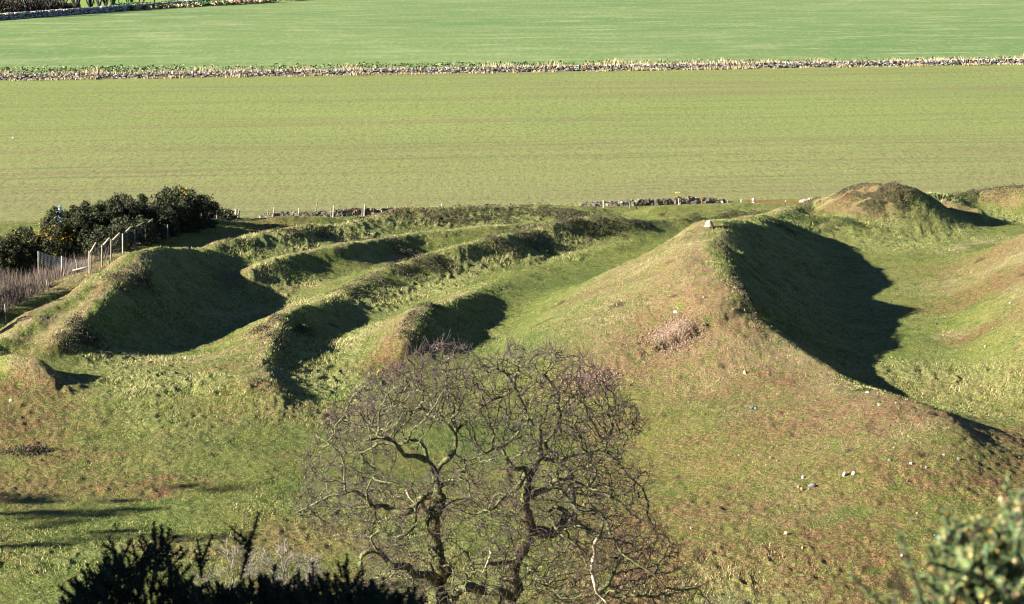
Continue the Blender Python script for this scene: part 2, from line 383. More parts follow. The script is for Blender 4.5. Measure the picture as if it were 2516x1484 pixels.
# ------------------------------------------------------------------ hillside: the earthworks
def hillside():
    us = np.linspace(-.262, .262, 1120)
    ys = [70.0]
    while ys[-1] < 262: ys.append(ys[-1] * 1.0016)
    ys = np.array(ys)
    U, Y = np.meshgrid(us, ys); X = U * Y
    Z = sample3(HG, X, Y)
    z0 = Z.copy()
    brown, pale, green, tus, lee = zone_maps(X, Y)
    # turf relief: lumps, tussocks, fine grass
    amp = np.clip((236 - Y) / 10, 0, 1)
    n_l = fbm(X, Y, 2.6, 3, 41); n_m = fbm(X, Y, .9, 3, 43); n_f = fbm(X, Y, .32, 2, 47)
    tb = np.abs(fbm(X, Y * .8, 1.0, 3, 51)); tb = np.clip(.42 - tb, 0, 1) / .42
    Z = Z + amp * (.07 * n_l + .055 * n_m + .035 * n_f + tus * (.17 * tb ** 1.5 + .04 * n_f) + lee * (.05 * n_m + .05 * n_l) + brown * .05 * n_f)
    # sheep tracks and burrow pits
    pit = np.clip(vnoise(X / 1.7, Y / 1.7, 90) - .93, 0, 1) * 8
    Z = Z - amp * pit * .14 * np.clip((150 - Y) / 20, 0, 1)
    V = np.stack([X, Y, Z], -1).reshape(-1, 3)
    zc = np.stack([brown, pale, green, tus], -1).reshape(-1, 4)
    m = hill_material()
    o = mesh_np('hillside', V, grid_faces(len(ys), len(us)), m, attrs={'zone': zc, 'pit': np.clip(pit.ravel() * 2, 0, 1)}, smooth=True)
    a = o.data.attributes
    structure(o)

def hill_material():
    m, nt, b = new_mat('rough turf'); N = NT(nt)
    P = N.coord()
    att = N.n('ShaderNodeAttribute'); att.attribute_name = 'zone'
    sep = N.n('ShaderNodeSeparateColor'); N.l(att.outputs['Color'], sep.inputs[0])
    br, pa, gr, tu = sep.outputs[0], sep.outputs[1], sep.outputs[2], att.outputs['Alpha']
    n_a = N.noise(P, .35, 5, .6); n_b = N.noise(P, 1.3, 5, .65); n_c = N.noise(P, 5., 4, .7); n_d = N.noise(P, 14, 3, .7)
    base = N.mix(N.ramp(n_a, .35, .65), (.055, .098, .011), (.132, .148, .024))
    base = N.mix(N.ramp(n_b, .44, .66), base, (.170, .175, .046))
    base = N.mix(N.math('MULTIPLY', N.ramp(n_c, .50, .62), .8), base, (.270, .235, .095))
    base = N.mix(N.math('MULTIPLY', gr, .6), base, (.055, .098, .018))
    base = N.mix(N.math('MULTIPLY', tu, N.ramp(n_c, .42, .58)), base, (.26, .255, .11))
    # pale dry grass
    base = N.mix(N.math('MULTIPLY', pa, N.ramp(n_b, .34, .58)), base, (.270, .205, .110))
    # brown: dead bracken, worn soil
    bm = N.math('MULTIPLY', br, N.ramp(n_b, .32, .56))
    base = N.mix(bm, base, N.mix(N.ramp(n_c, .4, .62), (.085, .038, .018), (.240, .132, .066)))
    base = N.mix(N.math('MULTIPLY', bm, N.ramp(n_d, .55, .7)), base, (.10, .11, .03))
    # shade between blades, painted in as dark specks
    base = N.mix(N.ramp(n_d, .46, .36), base, (.018, .022, .007))
    base = N.mix(N.attr('pit', 'Fac'), base, (.03, .018, .010))
    N.l(base, b.inputs['Base Color'])
    h = N.math('ADD', N.math('MULTIPLY', n_c, 1.0), N.math('MULTIPLY', n_d, .5))
    N.bump(h, b, 1.0, .2)
    return m

# ------------------------------------------------------------------ other sheets
def ground_sheets():
    # camera hill + everything around, down to the horizon
    m, nt, b = new_mat('far turf'); N = NT(nt); P = N.coord()
    c = N.mix(N.ramp(N.noise(P, .3, 5), .35, .65), (.06, .085, .022), (.15, .145, .06))
    N.l(c, b.inputs['Base Color']); N.bump(N.noise(P, 3, 5), b, .5, .2)
    ax = np.concatenate([[-3000, -1500, -800, -400, -250], np.arange(-180, 181, 3), [250, 400, 800, 1500, 3000]]).astype(float)
    ay = np.concatenate([[-1500, -600, -250, -120], np.arange(-60, 300, 3), [340, 400, 500, 700, 1000, 1600, 3000]]).astype(float)
    X, Y = np.meshgrid(ax, ay)
    Z = ground(X, Y) - .55 * np.clip((Y - 60) / 8, 0, 1)
    structure(mesh_np('ground', np.stack([X, Y, Z], -1).reshape(-1, 3), grid_faces(len(ay), len(ax)), m, smooth=True))

# the far drystone wall line, as a function of x
FW0, FW1 = at_z(0, 198), at_z(2515, 158)
def far_wall_y(x): return FW0[1] + (FW1[1] - FW0[1]) * (x - FW0[0]) / (FW1[0] - FW0[0])
TW0, TW1 = at_z(0, 50), at_z(350, 24)
TWD = (TW1 - TW0) / np.linalg.norm(TW1 - TW0)
def fields():
    # lower field: young crop in drill rows
    ang = math.atan2(FW1[1] - FW0[1], FW1[0] - FW0[0])
    m, nt, b = new_mat('young crop'); N = NT(nt); P = N.coord()
    R = N.map(P, (1, 1, 1), -ang * .75)
    row = N.noise(N.map(R, (.010, .38, 1)), 1.0, 6, .8)
    row2 = N.noise(N.map(R, (.007, .12, 1), 0), 1.0, 5, .65)
    n_b = N.noise(P, .02, 3); n_c = N.noise(N.map(P, (1, .34, 1)), 1.5, 3, .7); n_d = N.noise(N.map(P, (1, .34, 1)), 3.4, 3, .75)
    near = N.n('ShaderNodeSeparateXYZ'); N.l(P, near.inputs[0])
    base = N.mix(N.ramp(n_b, .3, .7), (.145, .186, .042), (.165, .206, .050))
    base = N.mix(N.ramp(near.outputs[1], 330, 236, 0, .75), base, (.168, .150, .066))
    base = N.mix(N.math('MULTIPLY', N.ramp(row, .40, .66), .55), base, (.19, .23, .062))
    base = N.mix(N.math('MULTIPLY', N.ramp(row, .46, .36), .5), base, (.085, .085, .030))
    base = N.mix(N.math('MULTIPLY', N.ramp(row2, .50, .66), .6), base, (.16, .12, .060))
    base = N.mix(N.math('MULTIPLY', N.ramp(n_c, .50, .36), .55), base, (.085, .115, .028))
    base = N.mix(N.math('MULTIPLY', N.ramp(n_d, .47, .38), .8), base, (.115, .072, .045))
    N.l(base, b.inputs['Base Color']); N.bump(n_c, b, .5, .15)
    xs = np.linspace(-150, 170, 240)
    near_edge = [(-150, 190), (-60, 204), (-30, 214), (-22, 224), (-8, 229), (10, 233), (30, 238), (60, 246), (170, 262)]
    ne = np.interp(xs, [p[0] for p in near_edge], [p[1] for p in near_edge])
    fe = far_wall_y(xs)
    T = np.linspace(0, 1, 200)[:, None]
    Y = ne[None] * (1 - T) + fe[None] * T; X = np.repeat(xs[None], 200, 0)
    Z = .25 * fbm(X, Y, 40, 2, 3) * np.clip((Y - ne[None]) / 25, 0, 1) * np.clip((fe[None] - Y) / 25, 0, 1) + .04 - .2 * np.clip(1 - (Y - ne[None]) / 3, 0, 1)
    structure(mesh_np('lower_field', np.stack([X, Y, Z], -1).reshape(-1, 3), grid_faces(200, 240), m, smooth=True))
    # upper field: paler winter pasture
    m, nt, b = new_mat('winter pasture'); N = NT(nt); P = N.coord()
    R = N.map(P, (1, 1, 1), -ang * .9)
    st = N.noise(N.map(R, (.05, .12, 1)), 1.0, 7, .75); st2 = N.noise(N.map(R, (.008, .03, 1)), 1.0, 3, .6); n_c = N.noise(N.map(P, (1, .12, 1)), 1.1, 5, .8)
    base = N.mix(N.ramp(st2, .35, .65), (.085, .150, .040), (.132, .182, .055))
    base = N.mix(N.math('MULTIPLY', N.ramp(st, .50, .66), .8), base, (.240, .270, .125))
    base = N.mix(N.math('MULTIPLY', N.ramp(n_c, .50, .38), .4), base, (.10, .155, .045))
    base = N.mix(N.math('MULTIPLY', N.ramp(n_c, .52, .64), .45), base, (.24, .27, .12))
    N.l(base, b.inputs['Base Color']); N.bump(n_c, b, .4, .15)
    # polygon: far wall line -> far, cut on the left by the track wall
    rows = 60; cols = 120
    xs = np.linspace(-190, 420, cols); fe = far_wall_y(xs)
    far = np.minimum(1400, TW0[1] + (xs - TW0[0]) * TWD[1] / TWD[0]); far = np.maximum(far, fe + 1)
    T = (np.linspace(0, 1, rows) ** 1.3)[:, None]
    Y = fe[None] * (1 - T) + far[None] * T; X = np.repeat(xs[None], rows, 0)
    Z = np.full_like(X, .03) + .6 * fbm(X, Y, 90, 2, 8) * np.clip((Y - fe[None]) / 50, 0, 1) * np.clip((far[None] - Y) / 30, 0, 1)
    structure(mesh_np('upper_field', np.stack([X, Y, Z], -1).reshape(-1, 3), grid_faces(rows, cols), m, smooth=True))
    # meadow beyond the trees
    m, nt, b = new_mat('meadow'); N = NT(nt); P = N.coord()
    N.l(N.mix(N.ramp(N.noise(P, .2, 5), .35, .65), (.13, .21, .035), (.17, .24, .055)), b.inputs['Base Color'])
    n = np.array([-TWD[1], TWD[0]]); a = TW0[:2] - TWD[:2] * 200; c = TW0[:2] + TWD[:2] * 1200
    V = [(*(a + n * .3), .04), (*(c + n * .3), .04), (*(c + n * 900), .04), (*(a + n * 900), .04)]
    structure(mesh_np('meadow', V, np.array([[0, 1, 2, 3]]), m))
hillside(); ground_sheets(); fields()
# ------------------------------------------------------------------ vectorised little shapes
def blades(base, height, width, lean, col, col_tip=None, seed=0):
    """one bent triangle per blade. base (n,3); height, width, lean (n,)"""
    r = np.random.default_rng(seed); n = len(base)
    a = r.uniform(0, 2 * np.pi, n); la = r.uniform(0, 2 * np.pi, n)
    side = np.stack([np.cos(a), np.sin(a), np.zeros(n)], 1) * (width / 2)[:, None]
    tip = base + np.stack([np.cos(la) * lean, np.sin(la) * lean, height], 1)
    low = base - np.array([0, 0, .03])
    V = np.stack([low - side, low + side, tip], 1).reshape(-1, 3)
    F = np.arange(3 * n).reshape(-1, 3)
    C = np.repeat(col, 3, axis=0)
    if col_tip is not None: C[2::3] = col_tip
    return V, F, C

def leaves(cen, size, col, seed=0, flat=0.0):
    """randomly turned quads"""
    r = np.random.default_rng(seed); n = len(cen)
    a = r.normal(size=(n, 3)); a[:, 2] *= (1 - flat); a /= np.linalg.norm(a, axis=1)[:, None]
    b = np.cross(a, r.normal(size=(n, 3))); b /= np.linalg.norm(b, axis=1)[:, None]
    s = np.asarray(size)[:, None] / 2
    V = np.stack([cen - a * s, cen + b * s * .6, cen + a * s, cen - b * s * .6], 1).reshape(-1, 3)
    return V, np.arange(4 * n).reshape(-1, 4), np.repeat(col, 4, axis=0)

CUBE = np.array([(-1,-1,-1),(1,-1,-1),(1,1,-1),(-1,1,-1),(-1,-1,1),(1,-1,1),(1,1,1),(-1,1,1)], float) / 2
CUBF = np.array([(0,3,2,1),(4,5,6,7),(0,1,5,4),(1,2,6,5),(2,3,7,6),(3,0,4,7)])
def stones(cen, size, rotz, tilt, seed=0, jit=.28):
    r = np.random.default_rng(seed); n = len(cen)
    P = CUBE[None] * (1 + r.uniform(-jit, jit, (n, 8, 3)))
    P[:, 4:, :2] *= r.uniform(.6, 1, (n, 1, 1))
    P = P * size[:, None, :]
    ct, st = np.cos(tilt)[:, None], np.sin(tilt)[:, None]
    x, z = P[..., 0] * ct - P[..., 2] * st, P[..., 0] * st + P[..., 2] * ct
    y = P[..., 1]
    c, s = np.cos(rotz)[:, None], np.sin(rotz)[:, None]
    Q = np.stack([x * c - y * s, x * s + y * c, z], -1) + cen[:, None, :]
    F = (CUBF[None] + (np.arange(n) * 8)[:, None, None]).reshape(-1, 4)
    return Q.reshape(-1, 3), F

def pick(pal, n, r, var=.15):
    pal = np.array(pal, float); c = pal[r.integers(0, len(pal), n)]
    return np.clip(c * (1 + r.uniform(-var, var, (n, 1))), 0, 1)

class Tubes:
    def __init__(s): s.V = []; s.F = []; s.n = 0
    def add(s, pts, rads, sides=6, cap=True):
        pts = np.asarray(pts, float); m = len(pts); rads = np.broadcast_to(np.asarray(rads, float), (m,))
        t = np.gradient(pts, axis=0); t /= np.maximum(np.linalg.norm(t, axis=1), 1e-9)[:, None]
        ref = np.array([0.13, .31, .94]) if abs(t[0][2]) < .8 else np.array([.94, .31, .1])
        u = np.cross(t, ref); u /= np.linalg.norm(u, axis=1)[:, None]; v = np.cross(t, u)
        a = np.arange(sides) * 2 * np.pi / sides
        R = pts[:, None] + (u[:, None] * np.cos(a)[None, :, None] + v[:, None] * np.sin(a)[None, :, None]) * rads[:, None, None]
        i = np.arange(m * sides).reshape(m, sides); j = np.roll(i, -1, 1)
        f = np.stack([i[:-1], j[:-1], j[1:], i[1:]], -1).reshape(-1, 4) + s.n
        s.V.append(R.reshape(-1, 3)); s.F.append(f); s.n += m * sides
        if cap:
            s.V.append(pts[-1:] + t[-1:] * rads[-1] * .4)
            k = s.n; l = i[-1] + (s.n - m * sides); l2 = np.roll(l, -1)
            s.F.append(np.stack([l, l2, np.full(sides, k), np.full(sides, k)], -1)); s.n += 1
            s.tri = True
    def build(s, name, mat, parent=None, **kw):
        V = np.concatenate(s.V); F = np.concatenate(s.F)
        q = F[F[:, 2] != F[:, 3]]; t = F[F[:, 2] == F[:, 3]][:, :3]
        return mesh_np(name, V, [q, t], mat, parent, **kw)

def segs(A, B, ra, rb, sides=3):
    """independent thin tapered segments, vectorised"""
    n = len(A); t = B - A; t /= np.maximum(np.linalg.norm(t, axis=1), 1e-9)[:, None]
    u = np.cross(t, np.array([.31, .17, .93])); u /= np.maximum(np.linalg.norm(u, axis=1), 1e-9)[:, None]; v = np.cross(t, u)
    a = np.arange(sides) * 2 * np.pi / sides
    ring = u[:, None] * np.cos(a)[None, :, None] + v[:, None] * np.sin(a)[None, :, None]
    V = np.concatenate([A[:, None] + ring * ra[:, None, None], B[:, None] + ring * rb[:, None, None]], 1)
    i = np.arange(sides); j = (i + 1) % sides
    f = np.stack([i, j, j + sides, i + sides], -1)
    F = (f[None] + (np.arange(n) * 2 * sides)[:, None, None]).reshape(-1, 4)
    return V.reshape(-1, 3), F

M_LEAF = attr_mat('foliage', rough=.75, spec=.2)
M_GRASS = attr_mat('grass blades', rough=.85, spec=.1)
M_STONE = attr_mat('stone', rough=.9, spec=.15, var=.25, vscale=9, bump=.5)

# ------------------------------------------------------------------ grass over the hillside
def grass():
    r = np.random.default_rng(5)
    N = 260000
    u = r.uniform(-.235, .235, N); y = 92 * np.exp(r.uniform(0, 1, N) * math.log(228 / 92)); x = u * y
    brown, pale, green, tus, lee = zone_maps(x, y)
    keep = r.uniform(0, 1, N) < np.clip(.34 + tus * 1.0 + pale * .1 + lee * .2 - brown * .5, .04, 1)
    x, y, brown, pale, green, tus, lee = [q[keep] for q in (x, y, brown, pale, green, tus, lee)]
    clump = fbm(x, y, 1.4, 3, 61)
    k = 5; n = len(x)
    h = np.clip(.05 + .16 * tus * np.clip(.6 + clump * 1.6, 0, 2) + .03 * pale + .05 * lee, .04, .4) * r.uniform(.6, 1.3, n)
    z = sample3(HG, x, y)
    X = np.repeat(x, k) + r.normal(0, 1, n * k) * np.repeat(.07 + h * .5, k); Y = np.repeat(y, k) + r.normal(0, 1, n * k) * np.repeat(.07 + h * .5, k)
    Z = sample3(HG, X, Y) + .02
    Hh = np.repeat(h, k) * r.uniform(.6, 1.2, n * k)
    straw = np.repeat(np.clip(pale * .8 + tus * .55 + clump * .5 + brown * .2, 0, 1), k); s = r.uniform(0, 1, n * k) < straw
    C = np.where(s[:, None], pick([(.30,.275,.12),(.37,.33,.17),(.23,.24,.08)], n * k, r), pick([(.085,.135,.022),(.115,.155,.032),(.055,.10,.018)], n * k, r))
    b = (r.uniform(0, 1, n * k) < np.repeat(brown * .9, k)); C[b] = pick([(.15,.085,.05),(.22,.15,.08)], int(b.sum()), r)
    wd = (.022 + .12 * Hh) * r.uniform(.6, 1.2, n * k)
    V, F, CC = blades(np.stack([X, Y, Z], 1), Hh, wd, Hh * r.uniform(.3, 1.2, n * k), C, None, 5)
    tag(mesh_np('grass', V, F, M_GRASS, attrs={'col': CC}), 'short turf and pale tussocks covering the old earth banks', 'grass', None, 'stuff')

# ------------------------------------------------------------------ low scrub on the shaded flanks
SCRUB = [(1400,560,3.0,3.4,.45),(1300,583,3,3,.4),(1470,562,2.5,3,.45),(1230,598,2.5,2.5,.35),(1560,556,2,2,.35),(1000,664,2.2,3,.5),(1060,650,2,2.5,.45),(930,690,2,2.5,.45),(870,712,1.8,2.2,.4),(1100,660,1.5,2,.3),
         (700,790,1.8,2.2,.5),(735,805,1.2,1.4,.6),(680,835,1.2,1.6,.5),(1015,790,1.3,2.4,.55),(1000,830,1.0,1.5,.45),(1060,755,1.4,1.6,.35),(190,800,1.1,2.2,.6),(165,835,1.2,1.5,.55),(215,830,1.3,1.6,.5),(300,690,1.3,2.2,.55),(330,665,1.3,1.8,.5),(350,690,1.2,1.6,.4),
         (2180,475,3.0,3.4,.6),(2120,480,2.6,3,.5),(2210,500,2.2,2.6,.5),(2150,505,2,2.4,.4),(2080,470,2,2,.3),(1960,540,3,2.6,.6),(2040,545,3,2.4,.5),(1900,545,2,2,.4),(2060,570,2.2,1.8,.5),(1760,535,2.5,1.5,.5),(1820,528,3,1.5,.5),(1700,540,2.5,1.5,.4),
         (1810,700,.7,4,.35),(1770,610,.8,2.5,.4),(1860,790,.7,3,.3),(1840,760,.7,2,.35),(2400,475,3,2,.4),(2370,490,1.6,1.6,.4),(2480,462,3,2,.4),(1000,530,4,2.4,.35),(1100,540,4,2.4,.35),(880,540,3,2,.35),(1180,530,4,2.5,.35),(1300,525,5,3,.35),(1430,530,4,3,.3),(760,560,2.5,1.6,.35),(600,600,2,2,.3),
         (2120,960,.7,.6,.4),(2160,965,.5,.5,.35),(1010,625,2.5,2,.35),(820,600,4,1.6,.3),(900,590,4,1.6,.35),(690,570,3,2,.3),(90,1108,2.2,.7,.35),(60,1115,1.8,.7,.3),(640,810,1.0,1.4,.3),(1990,505,2,2,.25)]
def scrub():
    r = np.random.default_rng(15); Ps = []; Cs = []; Ss = []
    for px, py, rx, ry, h in SCRUB:
        p = surf(px, py); n = int(1200 * rx * ry * .35) + 300
        q = r.normal(0, .5, (n, 2)) * (rx, ry)
        x = p[0] + q[:, 0]; y = p[1] + q[:, 1]
        w = np.clip(fbm(x, y, .9, 2, 33) * 1.6 + .55, 0, 1.2) * np.clip(1.2 - np.hypot(q[:, 0] / rx, q[:, 1] / ry), 0, 1)
        zz = sample3(HG, x, y) + h * w * r.uniform(.15, 1, n)
        k = w > .12
        pal = [(.030,.036,.014),(.045,.042,.020),(.065,.050,.033),(.040,.052,.016),(.09,.075,.055)]
        if 1900 < px < 2250 and py > 530: pal = [(.05,.075,.02),(.07,.09,.03),(.04,.06,.02)]
        Ps.append(np.stack([x, y, zz], 1)[k]); Cs.append(pick(pal, n, r)[k]); Ss.append(r.uniform(.05, .13, n)[k])
    P = np.concatenate(Ps); V, F, C = leaves(P, np.concatenate(Ss), np.concatenate(Cs), 4)
    tag(mesh_np('heather', V, F, M_LEAF, attrs={'col': C}), 'low dark heather and dead scrub clinging to the bank crests', 'heather', None, 'stuff')

# ------------------------------------------------------------------ gorse bushes by the field corner
def gorse(px, py, h, rad_, label, n=14000, flowers=(), name='gorse_bush', world=None, group='gorse bushes behind the netting fence'):
    p = np.array(world) if world is not None else at_z(px, py, 1.3)
    p = np.array([p[0], p[1], float(ground(p[0], p[1]))])
    r = np.random.default_rng(int(abs(px) * 7 + py) % 100000)
    t = empty(name, p, label, 'gorse bush', group)
    # crown: lumps on a dome, shoots pointing outward
    L = 75; rad_ *= 1.18
    th = r.uniform(0, 2 * np.pi, L); cz = r.uniform(.1, 1, L) ** .8
    rr = np.sqrt(np.clip(1 - (cz * .9) ** 2.4, 0, 1)) * rad_ * r.uniform(.75, 1.05, L)
    lc = np.stack([rr * np.cos(th), rr * np.sin(th), cz * h * r.uniform(.8, 1.0, L) - .45], 1); lr = r.uniform(.22, .62, L)
    k = r.integers(0, L, n)
    d = r.normal(size=(n, 3)); d /= np.linalg.norm(d, axis=1)[:, None]
    q = lc[k] + d * (lr[k] * r.uniform(.35, 1.0, n) ** .6)[:, None]
    q[:, 2] = np.maximum(q[:, 2], .05)
    C = pick([(.018,.028,.009),(.028,.039,.013),(.014,.021,.008),(.040,.050,.018),(.06,.05,.028)], n, r)
    V, F, CC = leaves(p + q, r.uniform(.08, .21, n), C, 3)
    mesh_np('foliage', V, F, M_LEAF, t, attrs={'col': CC}, loc=p)
    T = Tubes()
    for i in range(7):
        a = r.uniform(0, 6.28); e = p + np.array([math.cos(a) * rad_ * .6, math.sin(a) * rad_ * .6, h * .6])
        T.add([p - (0, 0, .2), p + (e - p) * .4 + r.normal(0, .1, 3), e], [.07, .05, .02], 5)
    T.build('stem', M_BARKD, t, loc=p)
    if len(flowers):
        fc = []
        for fx, fy, fr, m in flowers:
            c = at_y(fx, fy, p[1] - rad_ * .75); fc.append(c + r.normal(0, 1, (m, 3)) * (fr, .25, fr * .8))
        fc = np.concatenate(fc); V, F, CC = leaves(fc, r.uniform(.05, .11, len(fc)), pick([(.50,.32,.015),(.38,.25,.015)], len(fc), r), 6)
        mesh_np('flowers', V, F, M_LEAF, t, attrs={'col': CC}, loc=p)['kind'] = 'stuff'
    return t
M_BARKD = attr_mat('dark bark', rough=.9)
def const_mat(name, col, rough=.85, spec=.15, var=.25, scale=8., col2=None):
    m, nt, b = new_mat(name); N = NT(nt)
    n = N.noise(N.coord(), scale, 5, .7)
    c2 = col2 or tuple(min(1, c * (1 + var)) for c in col)
    N.l(N.mix(N.ramp(n, .35, .65), tuple(c * (1 - var) for c in col), c2), b.inputs['Base Color'])
    b.inputs['Roughness'].default_value = rough; b.inputs['Specular IOR Level'].default_value = spec
    N.bump(n, b, .5, .02)
    return m
M_BARKD = const_mat('dark bark', (.035, .028, .022))

def gorse_all():
    gorse(28, 630, 3.2, 2.3, 'low dark gorse bush at the left picture edge, lowest of its row', flowers=[(10,590,.9,50),(30,578,.6,25)])
    gorse(-12, 636, 3.0, 2.2, 'dark gorse bush cut by the left picture edge below the crop field')
    gorse(105, 622, 3.8, 2.2, 'gorse bush with the broad patch of yellow flowers, right of the low edge bush', flowers=[(105,560,.7,80),(95,580,.6,60),(125,575,.6,70),(130,592,.5,50)])
    gorse(172, 612, 4.2, 2.3, 'gorse bush with a few yellow flowers low on it, beside the blue plastic sheet', flowers=[(150,568,.6,60),(165,600,.35,60),(160,585,.3,30)])
    gorse(248, 604, 4.1, 2.4, 'tall flowerless dark gorse bush, behind the pale leaning fence tops')
    gorse(325, 594, 4.1, 2.4, 'tall dark gorse bush mid row, behind the shaded netting')
    gorse(400, 582, 3.8, 2.4, 'dark gorse bush left of the one with the yellow flower tuft on top')
    for x_, y_, w_ in ((268,628,'two'),(322,614,'three'),(384,596,'six'),(440,578,'eight')):
        gorse(x_, y_, 2.5, 1.7, 'low dark gorse bush growing against the netting, near its %s' % {'two':'second post from the lower end','three':'fourth post from the lower end','six':'seventh post from the lower end','eight':'shaded upper posts'}[w_], n=9000)
    gorse(214, 608, 4.0, 2.0, 'dark gorse bush squeezed between two taller ones, left part of the row')
    gorse(290, 600, 4.1, 2.1, 'dark gorse bush squeezed into the row right above the leaning fence tops')
    gorse(434, 574, 3.8, 2.0, 'dark gorse bush just left of the flower tuft at the row end')
    gorse(462, 566, 3.5, 2.2, 'gorse bush with a single yellow flower tuft on its top', flowers=[(450,472,.22,50),(452,476,.2,20)])
    gorse(505, 548, 2.6, 1.1, 'narrow dark gorse bush hanging over the far end of the netting fence', n=1800)
    gorse(550, 545, 1.2, .9, 'small low gorse bush left of the thick corner post', n=1100)
    # unseen bushes added beyond the left edge to shade the dead stems
    for i, (x, y, h) in enumerate([(-37.5,146,5.5),(-38.5,151,6.2),(-39.8,156,6.6),(-40.8,160.5,6.6),(-42,165,6.6),(-43.5,169,5.6)]):
        gorse(1000 + i * 37, 77, h, 2.7, 'unseen gorse bush added left of the view to shade the dead stems', n=14000, world=(x, y, 0), group='unseen shading gorse on the left')

# ------------------------------------------------------------------ dry grass, kale
def dry_stems():
    r = np.random.default_rng(8); n = 15000
    px = r.uniform(-60, 300, n); py = r.uniform(648, 790, n)
    d = FW[None] + RT[None] * ((px - CX) / FPX)[:, None] + UP[None] * ((CY - py) / FPX)[:, None]
    P = CAM + d * ((1.2 - CAM[2]) / d[:, 2])[:, None]
    lim = np.interp(px, [-60, 0, 100, 170, 215, 300], [790, 790, 735, 690, 672, 640])
    k = (py < lim) & (fbm(P[:, 0], P[:, 1], 1.6, 3, 12) > -.35)
    P = P[k]; m = len(P); P[:, 2] = ground(P[:, 0], P[:, 1])
    H = r.uniform(.3, 1.3, m) * np.clip(.9 + .5 * fbm(P[:, 0], P[:, 1], 1.2, 2, 3), .4, 1.4)
    C = pick([(.11,.085,.072),(.16,.12,.095),(.065,.05,.045),(.085,.068,.06)], m, r)
    V, F, CC = blades(P, H, r.uniform(.015, .05, m), r.uniform(.05, .5, m), C, None, 2)
    tag(mesh_np('dry_stems', V, F, M_GRASS, attrs={'col': CC}), 'tall dead grass stems, purplish beige, below the gorse', 'dry grass', None, 'stuff')

def field_edges():
    r = np.random.default_rng(18)
    wd = np.array([FW1[0] - FW0[0], FW1[1] - FW0[1]]); Lw = np.linalg.norm(wd); wd /= Lw; wn = np.array([-wd[1], wd[0]])
    def along(n, lo, hi, a=-35, b=35):
        s = r.uniform(a, Lw + b, n); o = r.uniform(lo, hi, n)
        p = np.array([FW0[0], FW0[1]]) + wd * s[:, None] + wn * o[:, None]
        return np.concatenate([p, np.full((n, 1), .03)], 1), s
    # dry grass both sides of the far wall
    P1, s1 = along(9000, -2.2, -.5); P2, s2 = along(16000, .6, 13)
    k1 = fbm(s1, P1[:, 1] * 0 , 3.5, 3, 4) > -.22; k2 = fbm(s2, s2 * 0 + 3, 6, 3, 6) > -.3
    P = np.concatenate([P1[k1], P2[k2]]); m = len(P); s = np.concatenate([s1[k1], s2[k2]])
    H = np.clip(.5 + .7 * fbm(s, s * 0 + 9, 4, 3, 5), .18, 1.0) * r.uniform(.5, 1.1, m); H[k1.sum():] *= 1.7
    C = pick([(.34,.26,.16),(.27,.20,.12),(.38,.31,.21),(.16,.16,.07)], m, r)
    V, F, CC = blades(P, H, r.uniform(.10, .24, m), r.uniform(.1, .5, m) * H * 1.4, C, None, 9)
    tag(mesh_np('dry_grass', V, F, M_GRASS, attrs={'col': CC}), 'beige dry grass lining both sides of the far stone wall', 'dry grass', None, 'stuff')
    # green leafy strip beyond the wall
    P, s = along(22000, 9, 34)
    off = ((P[:, :2] - np.array([FW0[0], FW0[1]])) @ wn)
    wid = 20 - 15 * np.clip(s / Lw, 0, 1) + 2.5 * fbm(s, s * 0, 9, 3, 2)
    k = (off < 6 + wid * .9) & (fbm(s, off, 2.2, 3, 14) > -.18 + .25 * np.clip((s / Lw - .45) * 1.2, 0, .8))
    P = P[k]; P[:, 2] += r.uniform(.1, .8, len(P))
    C = pick([(.06,.105,.028),(.08,.13,.04),(.045,.075,.025),(.20,.17,.10),(.14,.15,.07)], len(P), r)
    V, F, CC = leaves(P, r.uniform(.3, .65, len(P)), C, 11, .3)
    tag(mesh_np('kale', V, F, M_LEAF, attrs={'col': CC}), 'strip of bright green leafy kale beyond the far stone wall', 'kale', None, 'stuff')
    # second strip at the far edge of the upper field
    n = 9000; q = r.uniform(0, 1, n)
    a = at_z(335, 27); b = at_z(900, -9)
    w = r.uniform(0, 1, n)
    P = a + (b - a) * q[:, None]; nrm = np.array([-(b - a)[1], (b - a)[0], 0]); nrm /= np.linalg.norm(nrm)
    wid = 12 + 10 * fbm(q * 300, q * 0, 40, 3, 3)
    P = P + nrm * (w * wid)[:, None]; k = fbm(P[:, 0], P[:, 1], 5, 3, 44) > -.25; P = P[k]
    P[:, 2] = .1 + r.uniform(.1, 1.1, len(P))
    C = pick([(.06,.16,.035),(.09,.21,.045),(.045,.11,.03)], len(P), r); edge = (w[k] * wid[k]) < 1.5
    C[edge] = pick([(.34,.24,.15)], int(edge.sum()), r)
    V, F, CC = leaves(P, r.uniform(.5, 1.2, len(P)), C, 12, .3)
    tag(mesh_np('kale', V, F, M_LEAF, attrs={'col': CC}), 'strip of green leafy kale at the top edge of the upper field', 'kale', None, 'stuff')
grass(); scrub(); gorse_all(); dry_stems(); field_edges()
